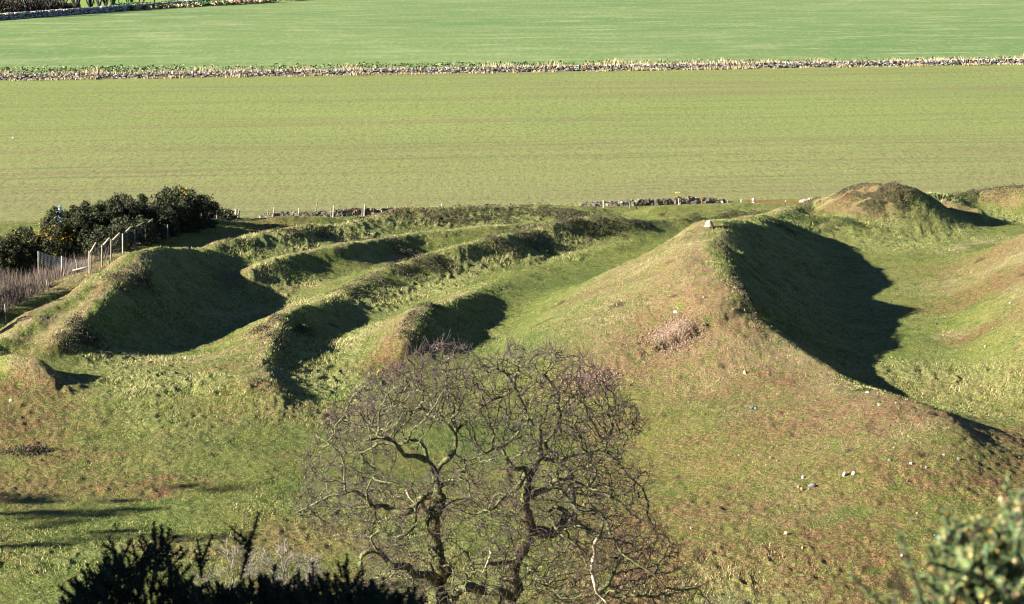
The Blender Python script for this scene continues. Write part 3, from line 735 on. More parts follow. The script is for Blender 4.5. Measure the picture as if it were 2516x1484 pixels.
# ------------------------------------------------------------------ drystone walls
def wall_run(name, pts, h, th, ns, pal, label, cope=True, parent=None, sw=(.25, .5), seed=1, tumble=0.0, group=None, facejit=.06, stack=.16):
    """pts: world polyline (n,3)"""
    r = np.random.default_rng(seed); pts = np.asarray(pts, float)
    seg = np.linalg.norm(np.diff(pts[:, :2], axis=0), axis=1); cum = np.concatenate([[0], np.cumsum(seg)]); L = cum[-1]
    def P(s): return np.stack([np.interp(s, cum, pts[:, i]) for i in range(3)], 1)
    def D(s):
        d = P(s + .2) - P(s - .2); return np.arctan2(d[:, 1], d[:, 0])
    t = empty(name, pts[0], label, 'stone wall', group)
    hh = (lambda s: (h + tumble * 1.4 * fbm(s, s * 0, 3, 3, seed)) * (np.clip(np.minimum(s, L - s) / 3 + .25, 0, 1) if tumble else 1)) 
    s = r.uniform(0, L, ns); w = r.uniform(0, 1, ns); top = np.maximum(hh(s), .12)
    z = w * top
    side = r.choice([-1, 1], ns) * (th * (.5 - .18 * w)) * r.uniform(.7, 1.05, ns)
    a = D(s); c = P(s); c[:, 0] += -np.sin(a) * side; c[:, 1] += np.cos(a) * side; c[:, 2] += z
    size = np.stack([r.uniform(*sw, ns), r.uniform(.2, .35, ns), r.uniform(.6, 1.3, ns) * stack], 1)
    V, F = stones(c, size, a + r.normal(0, .12 + tumble * .5, ns), r.normal(0, .06 + tumble * .6, ns), seed)
    C = np.repeat(pick(pal, ns, r, .2), 8, axis=0)
    # rubble core
    sc = np.linspace(0, L, max(4, int(L / .8))); ac = D(sc); cc = P(sc); ht = np.maximum(hh(sc), .1) * .86
    ring = []
    for q, (o, zz) in enumerate([(-.42, -.3), (-.30, 1), (.30, 1), (.42, -.3)]):
        p = cc.copy(); p[:, 0] += -np.sin(ac) * o * th; p[:, 1] += np.cos(ac) * o * th; p[:, 2] += ht if zz == 1 else -.3; ring.append(p)
    R = np.stack(ring, 1); m = len(sc); i = np.arange(m * 4).reshape(m, 4)
    f = np.concatenate([np.stack([i[:-1, k], i[1:, k], i[1:, k + 1], i[:-1, k + 1]], -1) for k in range(3)])
    V = np.concatenate([V, R.reshape(-1, 3)]); F = np.concatenate([F, f + ns * 8]); C = np.concatenate([C, np.tile([[.07, .055, .045]], (m * 4, 1))])
    mesh_np('stonework', V, F, M_STONE, t, attrs={'col': C}, loc=pts[0])
    if cope:
        n = int(L / .34); s = np.linspace(0, L, n) + r.uniform(-.1, .1, n); a = D(s); c = P(s); c[:, 2] += np.maximum(hh(s), .1) + .1
        size = np.stack([r.uniform(.12, .3, n), r.uniform(.4, .6, n), r.uniform(.28, .5, n)], 1)
        V, F = stones(c, size, a + r.normal(0, .15, n), r.normal(0, .16, n), seed + 1)
        mesh_np('coping', V, F, M_STONE, t, attrs={'col': np.repeat(pick(pal, n, r, .2), 8, axis=0)}, loc=pts[0])
    return t
FARPAL = [(.32,.31,.30),(.40,.39,.38),(.30,.26,.22),(.28,.22,.17),(.20,.165,.125),(.13,.095,.065),(.25,.225,.20),(.10,.085,.07),(.24,.175,.105)]
NEARPAL = [(.085,.078,.065),(.12,.11,.09),(.17,.145,.11),(.055,.05,.045),(.17,.11,.04),(.11,.10,.045),(.20,.185,.16)]
def walls():
    d = (FW1 - FW0); u = d / np.linalg.norm(d)
    wall_run('drystone_wall', [FW0 - u * 40, FW0, FW1, FW1 + u * 40], .74, .6, 8000, FARPAL, 'long pale drystone wall dividing the two fields across the whole picture', seed=3)
    a = TW0 - TWD * 120; b = TW0 + TWD * 190
    wall_run('drystone_wall', [a, TW0, b], 1.35, .7, 5200, [(.40,.38,.34),(.30,.27,.24),(.22,.20,.18),(.5,.47,.42)], 'shaded drystone wall below the bare trees in the top left corner', seed=5, sw=(.4, .8))
    def W(L, z=-.02): return [at_z(x, y, z) for x, y in L]
    wall_run('stone_wall', W([(636,534),(740,533),(830,531),(930,526),(985,521),(1035,518)]), .46, .7, 520, NEARPAL, 'tumbledown lichen stained stone wall behind the row of leaning posts, left of centre', cope=False, seed=7, tumble=.22, sw=(.25, .5), stack=.26)
    wall_run('stone_wall', W([(1062,515),(1100,513),(1170,510),(1270,507)]), .22, .6, 60, NEARPAL, 'nearly collapsed low row of loose stones between the two longer wall stretches', cope=False, seed=8, tumble=.2, sw=(.25, .5), stack=.28)
    wall_run('stone_wall', W([(1424,505),(1480,505.5),(1550,505),(1640,501),(1720,498),(1778,496)]), .40, .75, 560, NEARPAL, 'dark rough stone wall with upright slabs, ending in the open field right of centre', cope=False, seed=9, tumble=.2, sw=(.22, .5), stack=.24)
    wall_run('stone_wall', W([(1966,496),(1985,495.5),(2000,494)]), .3, .6, 26, [(.36,.31,.25),(.26,.22,.18)], 'short stub of pale stones at the right end of the rusty rail', cope=False, seed=10, tumble=.15, sw=(.3, .6), stack=.3)

# ------------------------------------------------------------------ fences
M_WOODP = const_mat('pale fence wood', (.32, .26, .20), var=.2)
M_WOODG = const_mat('weathered fence wood', (.16, .145, .105), var=.3)
M_WIRE = const_mat('fence wire', (.10, .12, .13), var=.1, rough=.5, spec=.4)
M_RUST = const_mat('rusty iron', (.17, .055, .025), var=.3)
def post_geo(base, top, r, T, sides=8):
    T.add([base - (0, 0, .3), base + (top - base) * .5, top], [r, r * .98, r * .95], sides)
def fences():
    # netting fence with leaning arms
    posts = [(219.4,675.6,617,(221.8,620,236,596),.055,'p'),(250.7,656.8,601.5,(248.7,608,269.5,584.5),.065,'g'),(273,643,587.7,(276.5,590.5,294.5,572.5),.065,'g'),(301.5,624,574,(309,569.5,322,557.5),.06,'p'),
             (331,611.5,562.7,(335.5,556.5,354,545.8),.05,'g'),(357.5,602.7,553,(359,551,375.6,537.7),.05,'g'),(383,589,547,(385,545,401.8,529),.055,'g'),(411.6,591.8,552,None,.04,'g'),(434,573,528.7,(434,527,450,513),.05,'g'),(453,568,521,(453,519,468,505),.05,'g'),(473,557.6,510,None,.05,'g'),(496,548,506,None,.05,'g'),(519,541,503,None,.045,'g'),(533,541,512,None,.06,'p')]
    b0 = at_z(219.4, 675.6, 1.7); b0[2] = float(ground(b0[0], b0[1]))
    t = empty('netting_fence', b0, 'tall netting fence with pale leaning post tops climbing right in front of the gorse', 'fence')
    tops = []; bases = []
    for x, y, yt, arm, r, k in posts:
        p = at_z(x, y, 1.7); p[2] = float(ground(p[0], p[1]))
        q = at_y(x, yt, p[1]); T = Tubes(); post_geo(p, q, r, T)
        mo = T.build('post', M_WOODP if k == 'p' else M_WOODG, t, smooth=True, loc=p)
        tops.append(q); bases.append(p)
        if arm:
            a0 = at_y(arm[0], arm[1], p[1]); a1 = at_y(arm[2], arm[3], p[1] + .25)
            T = Tubes(); T.add([a0, (a0 + a1) / 2, a1], [r * 1.15] * 3, 8); T.build('leaning_arm', M_WOODP if k == 'p' or x < 320 else M_WOODG, t, smooth=True, loc=p)
    A = []; B = []
    for (p0, q0), (p1, q1) in zip(zip(bases[:-1], tops[:-1]), zip(bases[1:], tops[1:])):
        for f in np.linspace(0.02, .97, 10): A.append(p0 + (q0 - p0) * f); B.append(p1 + (q1 - p1) * f)
        for g in np.linspace(0, 1, 12): A.append(p0 + (p1 - p0) * g); B.append(q0 + (q1 - q0) * g - (0, 0, .02))
    A = np.array(A); B = np.array(B); V, F = segs(A, B, np.full(len(A), .004), np.full(len(A), .004))
    mesh_np('netting', V, F, M_WIRE, t, loc=b0)
    # low corner posts with a fallen rail
    b1 = at_z(152, 668, 1.3); b1[2] = float(ground(b1[0], b1[1]))
    t = empty('broken_fence', b1, 'low broken fence with one slanting pale rail left of the netting fence', 'fence')
    for x0, y0, x1, y1, r, m in [(152,664,152,629,.06,M_WOODP),(191.6,685.6,187,637.5,.055,M_WOODG),(155,688,158.5,667,.05,M_WOODG),(224,676,223.8,628,.06,M_WOODG),(94,650,94,617,.06,M_WOODG),(119,722,114,686,.05,M_WOODG),(82.5,735,77,711,.06,M_WOODP),(48,757,42,716,.055,M_WOODG),(16,790,12,748,.055,M_WOODG)]:
        p = at_z(x0, y0, 1.3); p[2] = min(p[2], float(ground(p[0], p[1])) + .1); q = at_y(x1, y1, p[1]); T = Tubes(); post_geo(p, q, r, T); T.build('post', m, t, smooth=True, loc=p)
    p = at_z(219, 676, 1.6); a0 = at_y(178, 665, p[1] - .1); a1 = at_y(219, 655, p[1] - .1); T = Tubes(); T.add([a0, (a0 + a1) / 2, a1], [.07] * 3, 6); T.build('rail', M_WOODP, t, smooth=True, loc=p)
    A = []; B = []
    pn = [at_y(94, 617, 182.), at_y(125, 629, 181.), at_y(152, 632, 180.), at_y(187, 640, 178.), at_y(219, 640, 177.)]
    for u, v in zip(pn[:-1], pn[1:]):
        for f in np.linspace(0, .9, 7): A.append(u - (0, 0, f)); B.append(v - (0, 0, f))
        for g in np.linspace(0, 1, 10): A.append(u + (v - u) * g); B.append(u + (v - u) * g - (0, 0, .9))
    A = np.array(A); V, F = segs(A, np.array(B), np.full(len(A), .004), np.full(len(A), .004)); mesh_np('netting', V, F, M_WIRE, t, loc=b1)
    # post and wire fence along the tumbledown walls
    def row(L, label, nwire):
        p0 = at_z(L[0][0], L[0][1], 0)
        t = empty('post_and_wire_fence', p0, label, 'fence', 'post and wire fences along the ruined walls')
        tp = []
        for x0, y0, x1, y1, r in L:
            p = at_z(x0, y0, 0.0); p[1] -= .5; q = at_y(x1, y1, p[1]); T = Tubes(); post_geo(p, q, r, T); T.build('post', M_WOODP if r > .055 else M_WOODG, t, smooth=True, loc=p); tp.append((p, q))
        A = []; B = []
        for (a, b), (c, d) in zip(tp[:-1], tp[1:]):
            for f in np.linspace(.3, .92, nwire): A.append(a + (b - a) * f); B.append(c + (d - c) * f)
        V, F = segs(np.array(A), np.array(B), np.full(len(A), .004), np.full(len(A), .004)); mesh_np('wire', V, F, M_WIRE, t, loc=p0)
    row([(580,541,580,514.3,.13),(587,540,587,518,.09),(658,534,658,517,.045),(671,533,674,510,.06),(734,532,735,511,.06),(774,529,780,493.8,.05),(770,529,770,519,.045),(813.7,537.8,813.7,509,.045),(819,537,819.5,504.8,.065),(890,530,890.5,503.4,.055),(895,530,896,503,.07),(952.6,522,952.8,504,.05),(1019,519,1019,503.4,.045),(1084.6,516,1084.8,500.7,.06),(1157.5,510,1157.5,502,.045)],
        'row of leaning grey posts starting right of the gorse at the thick corner post', 3)
    row([(1421,505,1421,496,.045),(1482,510,1482,492,.07),(1548,514,1545,492.7,.055),(1561,513,1565,495.7,.055),(1609,505,1609,490,.05),(1666.5,500.5,1666.5,487.7,.065),(1723.7,498,1723.7,490,.045),(1787,496.5,1787,491.5,.05)],
        'row of short grey posts in front of the dark stone wall right of centre', 3)
    a = at_z(590, 537, .4); b = at_z(612, 539.5, .1); T = Tubes(); T.add([a, (a + b) / 2, b], [.07] * 3, 6)
    o = T.build('fence_brace', M_WOODP, None, smooth=True, loc=b); tag(o, 'short pale timber brace leaning down right of the thick corner post', 'timber')
    # rusty rail with its stands
    a = at_z(1837.6, 494, .12); b = at_z(1961, 497.5, .12)
    t = empty('rusty_rail', a, 'long low rust red rail at the edge of the green field', 'rail')
    T = Tubes(); T.add([a, (a + b) / 2, b], [.05] * 3, 4); T.build('rail', M_RUST, t, loc=a)
    for e in (a, b): T = Tubes(); T.add([e - (0, .03, .4), e + (0, -.03, .2)], [.04, .04], 4); T.build('stand', M_RUST, t, loc=e)
    for x, y, w, h, lab in [(1850,494.3,.17,.32,'stout pale grey stump standing against the left end of the rusty rail'),(1820,494.6,.07,.2,'small pale grey marker stump left of the rusty rail'),(1928.6,496,.06,.22,'thin pale marker stump in front of the right part of the rusty rail')]:
        p = at_z(x, y, 0); p[1] -= .3; T = Tubes(); T.add([p - (0, 0, .3), p + (0, 0, h * .97), p + (0, 0, h)], [w, w, w * .9], 12)
        tag(T.build('stump', const_mat('pale concrete', (.28, .275, .26), var=.12), None, loc=p), lab, 'stump', 'stumps along the rusty rail')
    # blue sheet snagged behind the gorse
    p = at_z(146, 562, 0); r = np.random.default_rng(2); m = 14; k = 12
    zz = np.linspace(0, 2.15, m); V = []
    for i, z in enumerate(zz):
        w = .34 * (1 - (z / 2.3) ** 1.5) + .04 + (.07 if i % 3 == 0 else 0)
        for j in range(k):
            a = j / k * 2 * np.pi; rr = w * (1 + r.uniform(-.3, .3)); V.append((p[0] + rr * math.cos(a) + .12 * z - .13, p[1] + rr * math.sin(a), p[2] + z + r.uniform(-.03, .03)))
    i = np.arange(m * k).reshape(m, k); j = np.roll(i, -1, 1); F = np.stack([i[:-1], j[:-1], j[1:], i[1:]], -1).reshape(-1, 4)
    tag(mesh_np('plastic_sheet', V, F, const_mat('blue plastic', (.16, .23, .30), var=.35, scale=5, rough=.5, spec=.4), loc=p), 'crumpled blue grey plastic sheet poking up behind the left gorse bushes', 'plastic sheet')
    p = at_z(1664.7, 474.5, .03)
    V, F = stones(np.array([p + (0, 0, .06), p + (.14, .05, .04), p + (-.13, 0, .03)]), np.array([(.2,.2,.14),(.16,.2,.08),(.14,.2,.07)]), np.array([.3, 1, 2.]), np.array([.2, -.3, .1]), 3)
    tag(mesh_np('plastic_scrap', V, F, const_mat('yellow plastic', (.75, .50, .10), var=.1), loc=p), 'small yellow plastic scrap lying alone in the field', 'scrap')
    p = at_z(32, 340, .04)
    V, F = stones(np.array([p + (0, 0, .08)]), np.array([(.22,.2,.2)]), np.array([.3]), np.array([.2]), 4)
    tag(mesh_np('stone', V, F, const_mat('white stone', (.6, .56, .5), var=.1), loc=p), 'tiny pale stone alone in the left of the crop field', 'stone')

# ------------------------------------------------------------------ loose rocks
def rock(px, py, w, h, col, label, name='stone', col2=None, squash=.8, seed=None, group=None, lift=0.0, pointed=False):
    import bmesh
    p = surf(px, py); r = random.Random(seed or int(px * 3 + py))
    s = float(np.linalg.norm(p - CAM)) / FPX * (.8 if name == 'stone' else 1); W = w * s; H = h * s / .97
    bm = bmesh.new(); bmesh.ops.create_icosphere(bm, subdivisions=2, radius=.5)
    planes = [(Vector((r.gauss(0, 1), r.gauss(0, 1), r.gauss(0, .7))).normalized(), r.uniform(.24, .4)) for _ in range(9)]
    for v in bm.verts:
        for n, d in planes:
            e = v.co.dot(n) - d
            if e > 0: v.co -= n * e * .9
        if pointed and v.co.z > -.1: f = 1 - (v.co.z + .1) * 1.1; v.co.x *= f; v.co.y *= f
        v.co = Vector((v.co.x * W * 1.25, v.co.y * W * squash * 1.25, v.co.z * H * 1.5))
    me = bpy.data.meshes.new(name); bm.to_mesh(me); bm.free()
    me.materials.append(const_mat(name, col, var=.22, scale=7, col2=col2))
    o = bpy.data.objects.new(name, me); o.location = (p[0], p[1], p[2] + H * .14 + lift); o.rotation_euler = (0, 0, r.uniform(0, 6.28)); link(o)
    return tag(o, label, 'stone' if name == 'stone' else 'boulder', group)
def rocks():
    G = (.13, .125, .11); Wt = (.23, .22, .20); T = (.26, .19, .125); P = (.24, .145, .10)
    rock(1742, 557, 26, 18, (.32, .25, .17), 'pale pointed boulder behind the top end of the big ridge', 'boulder', pointed=True, seed=5, lift=.15)
    rock(1830, 918, 14, 13, (.38, .26, .07), 'yellow lichened stone alone on the flank of the big ridge', col2=(.34, .28, .2))
    g = 'white and grey stones scattered on the right hand slope'
    for a in [(2074,1168,14,14,Wt,'bright white angular stone, larger of the white pair on the right slope'),(2097,1165,13,11,(.52,.52,.50),'light grey stone just right of the largest white stone'),
              (1972,1174,12,9,Wt,'white stone upper left of the group with the flat grey slab'),(1995,1194,21,10,G,'flat grey slab in the stone group on the right slope'),(1988,1203,9,8,G,'small grey stone touching the lower edge of the flat slab'),
              (1969,1202,10,8,P,'reddish stone left of the flat grey slab'),(1962,1197,14,9,T,'tan stone at the left end of the slab group'),(1946,1198,6,6,T,'little tan stone, outermost on the left of the slab group'),
              (1846,1001,20,9,G,'grey stone cluster half buried at the foot of the ridge, right of the tree crown'),(1856,1004,9,7,Wt,'small white stone against the half buried grey one'),(2159,997,9,8,Wt,'small white stone just below the low pointed crest'),
              (2184,1046,7,6,G,'small grey stone on the slope below the low crest'),(1815,1121,8,11,P,'upright reddish stone high on the slope right of the tree'),(1840,1126,0,0,G,''),(1892,1125,9,6,T,'flat tan stone on the slope between the reddish stone and the white pair'),
              (1984,1096,8,6,G,'grey stone above the slab group'),(2002,1104,6,6,(.3,.28,.25),'dark small stone above the slab group'),(2013,1104,7,6,G,'grey pebble beside the dark small stone'),(2035,1098,6,6,Wt,'white pebble above the white pair'),
              (2184,1133,11,10,G,'grey stone beside a burrow hole right of the white pair'),(2237,1140,13,9,(.48,.50,.52),'bluish grey stone further right on the slope'),(2275,1150,8,8,(.30,.33,.38),'dark bluish stone right of the bluish grey one'),
              (2318,1118,9,5,Wt,'flat whitish stone high on the right slope'),(2354,1128,9,9,G,'square grey stone near the right edge of the slope'),(2262,1147,7,6,T,'tan pebble between two bluish stones'),
              (2230,1183,8,8,G,'grey pebble below the bluish stones'),(1857,1242,0,0,G,''),(1905,1240,6,5,G,'grey pebble below the slab group'),(1928,1200,6,5,T,'lone tan pebble left of the slab group'),(1908,1191,7,6,G,'greyish pebble left of the slab group'),
              (1930,1312,12,10,(.48,.33,.25),'pinkish stone by the bare patch low on the slope'),(1971,1347,11,9,T,'light tan stone low on the slope below the bare patch'),(1838,1376,12,9,G,'grey stone low on the slope above the tree tips'),(1697,1300,9,8,(.36,.33,.3),'greyish stone near the right hand tips of the tree'),
              (2237,1280,11,8,G,'grey stone left of the blurred bush'),(2252,1262,7,8,(.3,.3,.3),'dark pebble left of the blurred bush'),(2296,1316,10,6,Wt,'flat white stone touching the outline of the blurred bush'),(2215,1365,8,7,(.42,.40,.36),'small stone low in the picture left of the blurred bush'),
              (1800,762,8,7,T,'tan stone right of the upper rubble heap'),(1755,805,0,0,T,''),(1660,767,16,7,(.36,.35,.35),'flat grey slab above the upper rubble heap'),(1690,760,8,5,T,'tan flake right of the flat grey slab'),(1728,731,8,8,(.25,.24,.22),'dark stone under the ridge crest above the rubble'),
              (1880,902,8,6,G,'grey stone on the crest side of the big ridge'),(2122,958,0,0,G,''),(2090,907,0,0,G,''),(2030,912,7,5,G,'grey stone in the turf of the ridge crest'),(2131,966,13,6,(.42,.40,.34),'flat stone set in the low crest edge'),(2100,953,0,0,G,''),
              (26,985,9,8,(.5,.46,.42),'pale stone on the brown bank at the left edge'),(1635,1200,0,0,G,''),(1540,1010,0,0,G,''),(1572,1094,8,6,G,'grey stone at the foot of the ridge near the tree crown'),(620,836,9,7,G,'grey stone on the flank of the left middle bank'),
              (2350,862,10,5,Wt,'white stone on the bare soil of the right hand mound'),(2420,852,8,6,(.55,.45,.35),'light stone in the hollow right of the big shadow'),(2300,797,8,7,(.16,.13,.11),'dark stone on the floor of the right hand hollow'),(2480,745,8,6,(.55,.42,.34),'pinkish stone on the right hand mound')]:
        if a[2]: rock(*(a[:4] + (Wt if a[0] in (2074, 1972) else tuple(.8 * c for c in a[4]),) + a[5:]), group=g)
    # heaps of broken red stone
    r = np.random.default_rng(31)
    for i, (px, py, n, sx, sy, ang, hh, lab) in enumerate([(1652,812,3600,1.5,1.9,35,.05,'heap of broken pinkish stones spilling down the big ridge, the upper of the two'),(1450,925,2200,1.5,1.9,20,.04,'heap of broken pinkish stones behind the tree crown, the lower of the two')]):
        p = surf(px, py); q = r.standard_t(4, (n, 2)) * .48 * (sx, sy); q = q[np.hypot(q[:, 0], q[:, 1]) < 3.6]; n = len(q)
        f = np.clip(1 - (np.hypot(q[:, 0] / sx, q[:, 1] / sy) / 1.6) ** 2, 0, 1)
        x = p[0] + q[:, 0]; y = p[1] + q[:, 1] - .25 * abs(q[:, 0])
        z = ground(x, y) + .02 + hh * f * r.uniform(.3, .7, n)
        sz = (.03 + .085 * r.uniform(0, 1, (n, 1)) ** 3) * r.uniform(.6, 1.3, (n, 3)) * (1, 1, .55)
        V, F = stones(np.stack([x, y, z], 1), sz, r.uniform(0, 6, n), r.normal(0, .5, n), i)
        C = np.repeat(pick([(.21,.135,.092),(.175,.11,.075),(.25,.17,.12),(.12,.08,.055),(.16,.135,.09)], n, r, .15), 8, axis=0)
        tag(mesh_np('rubble', V, F, M_STONE, attrs={'col': C}), lab, 'rubble', None, 'stuff')
walls(); fences(); rocks()
# ------------------------------------------------------------------ the old bare tree
def tx(zx, zy, y):
    """traced point (enlarged crop coordinates) at world distance y"""
    return at_y(691.6 + zx * .4703, 786 + zy * .4703, y)
TY = 86.5
def trunk_mat():
    m, nt, b = new_mat('ridged bark'); N = NT(nt); P = N.coord()
    n = N.noise(P, 3.2, 4); r = N.noise(N.map(P, (9, 9, 2.2)), 1.6, 5, .75)
    c = N.mix(N.ramp(n, .35, .65), (.10, .088, .045), (.155, .17, .050))
    c = N.mix(N.ramp(r, .52, .40), c, (.022, .017, .012))
    N.l(c, b.inputs['Base Color']); N.bump(r, b, 1.0, .10); return m
def tree():
    M_T = trunk_mat(); M_L = const_mat('lichened limb bark', (.055, .050, .030), var=.4, scale=9, col2=(.17, .18, .075)); M_D = const_mat('bleached dead wood', (.40, .32, .22), var=.25)
    M_TW = const_mat('twig bark', (.060, .043, .042), var=.3, scale=3)
    r = np.random.default_rng(77)
    # (points, start radius, end radius, depth offset start, end, kind)
    S = [
     ('trunk', [(822,1640),(822,1560),(812,1450),(818,1360),(812,1280),(800,1190),(792,1110),(790,1060),(806,990),(822,930)], .42, .25, 0, 0),
     ('trunk', [(1120,1640),(1150,1530),(1185,1440),(1215,1350),(1232,1260),(1262,1180),(1295,1120),(1288,1050),(1262,985),(1270,930),(1278,860)], .42, .20, .6, 0),
     ('limb', [(815,940),(812,870),(795,800),(762,745),(705,716),(640,702),(600,660),(560,622),(500,604),(430,628)], .17, .05, 0, -1.5),
     ('limb', [(822,925),(765,912),(712,945),(690,985),(625,1002),(540,980),(465,975),(440,930),(350,898),(270,910),(190,950),(90,1000)], .15, .025, 0, -1.0),
     ('limb', [(706,955),(702,1020),(694,1070),(650,1115),(604,1132),(600,1175),(640,1165),(665,1200),(680,1240)], .09, .02, -.2, -1.5),
     ('limb', [(465,975),(450,900),(458,855),(500,800)], .06, .02, -.5, -2.),
     ('dead_limb', [(772,1012),(742,985),(725,945),(690,950),(662,915),(655,882)], .07, .04, 0, .5),
     ('limb', [(800,800),(832,752),(872,722),(902,680),(906,612),(880,570),(832,532),(782,490),(742,464),(690,478),(640,470),(608,448)], .13, .04, .2, 1.5),
     ('limb', [(905,600),(942,550),(1002,512),(1050,462),(1092,420),(1160,400),(1215,360)], .08, .03, 1., 2.),
     ('limb', [(775,490),(790,440),(772,392),(742,372),(702,362),(682,310),(650,250)], .07, .025, 1.2, 2.5),
     ('limb', [(905,590),(900,500),(892,450),(870,392),(862,322),(880,250),(850,180),(800,130)], .08, .02, 1.1, 2.5),
     ('limb', [(815,870),(850,855),(905,832),(962,836),(972,872),(990,930)], .09, .03, .2, -.8),
     ('limb', [(770,760),(740,668),(700,640),(650,635),(590,655),(520,650),(430,690),(330,690),(240,640)], .09, .02, .2, .8),
     ('limb', [(330,890),(335,800),(310,720),(260,650),(180,600)], .045, .02, -1.5, -1.8),
     ('limb', [(560,622),(480,570),(400,540),(330,480),(390,380)], .05, .02, -.8, .3),
     ('limb', [(1280,880),(1292,820),(1312,780),(1336,720),(1346,650),(1340,570),(1312,538),(1276,500),(1270,460),(1222,382),(1190,330),(1150,270)], .17, .03, 0, 1.6),
     ('limb', [(1312,785),(1270,812),(1232,870),(1160,922),(1120,962),(1082,1000),(1040,1050)], .12, .03, 0, -1.2),
     ('limb', [(1290,825),(1262,778),(1212,772),(1172,712),(1130,662),(1060,682),(1000,722),(930,740)], .10, .03, 0, -1.),
     ('limb', [(1295,920),(1370,882),(1422,842),(1482,830),(1552,842),(1602,872),(1662,900),(1742,930),(1800,990)], .12, .03, 0, -1.2),
     ('limb', [(1440,850),(1482,900),(1532,970),(1582,996),(1642,990),(1692,1030),(1684,1090),(1652,1135)], .09, .05, -.6, -1.8),
     ('limb', [(1310,1105),(1370,1112),(1412,1108),(1446,1080),(1490,1050),(1512,1010),(1514,930),(1515,870),(1472,762),(1412,690),(1382,640),(1452,530),(1442,440),(1452,400),(1420,340),(1362,290),(1330,250)], .22, .03, 0, 3.),
     ('limb', [(1446,1080),(1470,1010),(1440,975),(1400,1000)], .13, .06, .4, .0),
     ('limb', [(1450,530),(1452,500),(1500,420),(1580,370),(1660,330)], .06, .02, 2.5, 3.),
     ('limb', [(1340,720),(1420,740),(1490,728),(1545,702),(1600,690),(1680,682),(1742,722),(1802,802),(1852,850),(1905,885)], .09, .02, .6, -.5),
     ('dead_limb', [(1655,1135),(1640,1160),(1634,1230),(1618,1290),(1640,1380),(1662,1440),(1700,1480)], .08, .05, -1.8, -1.8),
     ('limb', [(1480,1095),(1572,1096),(1640,1118),(1655,1140)], .07, .07, -1.2, -1.8),
     ('limb', [(1400,1012),(1432,1080),(1472,1122),(1522,1162),(1572,1222),(1600,1300)], .07, .03, -.6, -1.9),
     ('limb', [(1692,1050),(1722,1130),(1762,1192),(1802,1242),(1852,1272),(1930,1320),(2010,1400)], .07, .02, -1.8, -2.5),
     ('limb', [(1602,872),(1642,800),(1602,732),(1640,660),(1720,600),(1800,560)], .06, .02, -.8, .6),
     ('limb', [(1750,1242),(1742,1300),(1712,1370),(1662,1412),(1640,1480)], .08, .08, -1.4, -1.2),
     ('limb', [(1640,1640),(1640,1540),(1640,1480),(1720,1420),(1790,1450),(1860,1440)], .15, .03, -1.2, -2),
     ('limb', [(810,1370),(780,1342),(702,1312),(622,1282),(562,1272),(502,1205),(432,1222),(412,1285)], .20, .07, -.1, -1.6),
     ('limb', [(1225,1245),(1172,1262),(1102,1276),(1002,1266),(972,1242),(962,1212)], .10, .05, -.1, -1.4),
     ('limb', [(1000,1266),(965,1300),(970,1360),(950,1420)], .06, .03, -1.3, -1.5),
     ('limb', [(880,1560),(900,1450),(960,1392),(1050,1412),(1150,1425),(1190,1440)], .16, .18, -.3, .3),
     ('dead_limb', [(1085,1190),(1080,1240),(1060,1290),(1040,1330)], .05, .02, -1.5, -1.5),
     ('limb', [(1340,1400),(1420,1440),(1500,1460),(1580,1440)], .05, .02, .2, -1.5),
     ('limb', [(1190,1250),(1300,1300),(1400,1380),(1470,1460)], .06, .02, -.2, -2.),
     ('limb', [(820,1290),(880,1280),(900,1330),(890,1400)], .06, .02, -.2, -1.4),
     ('limb', [(500,1205),(470,1140),(520,1100)], .05, .02, -1.4, -2.2),
    ]
    bz = float(ground(at_y(691.6 + 1000 * .4703, 1484, TY)[0], TY))
    base = at_y(691.6 + 980 * .4703, 1484, TY); base[2] = bz
    t = empty('bare_tree', base, 'large gnarled leafless tree with two thick twisted trunks in the middle foreground', 'tree')
    nodes = []; par = []; fixr = []
    for name, pts, r0, r1, d0, d1 in S:
        n = len(pts); P = np.array([tx(a, b, TY + d0 + (d1 - d0) * i / (n - 1) + (0 if i == 0 else r.normal(0, .12))) for i, (a, b) in enumerate(pts)])
        if pts[0][1] >= 1560: P = np.concatenate([[[P[0, 0] + (.3 if name == 'trunk' else 0), P[0, 1], bz - .4]], P]); n += 1
        # smooth resample (Catmull-Rom), then kink
        Q = []
        PP = np.concatenate([[2 * P[0] - P[1]], P, [2 * P[-1] - P[-2]]])
        for i in range(1, n):
            k = max(2, int(np.linalg.norm(PP[i + 1] - PP[i]) / .14))
            for q in range(k):
                u = q / k; a, b, c, d = PP[i - 1], PP[i], PP[i + 1], PP[i + 2]
                Q.append(.5 * ((2 * b) + (c - a) * u + (2 * a - 5 * b + 4 * c - d) * u * u + (3 * b - a - 3 * c + d) * u ** 3))
        Q.append(PP[-2]); Q = np.array(Q); m = len(Q)
        kn = r.normal(0, 1, (m // 3 + 2, 3)); kk = np.minimum(np.arange(m) / 3., m // 3); i0 = kk.astype(int); fr = (kk - i0)[:, None]; Q[1:-1] += ((kn[i0] * (1 - fr) + kn[i0 + 1] * fr) * (.045 if name != 'trunk' else .05))[1:-1]
        R = r0 + (r1 - r0) * np.linspace(0, 1, m) ** .8
        R = R * (1 + .12 * fbm(np.arange(m) * 1., Q[:, 0] * 0 + r0 * 50, 5, 3, int(r.integers(99)))) * (1 + .18 * r.uniform(-1, 1, m))
        if name == 'trunk': R = R * (1 + .35 * np.exp(-((np.arange(m) - m * .62) / 2.5) ** 2) + .3 * np.exp(-np.arange(m) / 6.))
        T = Tubes(); T.add(Q, R, 14 if name == 'trunk' else 8)
        T.build(name if name != 'trunk' else 'trunk', {'trunk': M_T, 'limb': M_L, 'dead_limb': M_D}[name], t, smooth=True, loc=base)
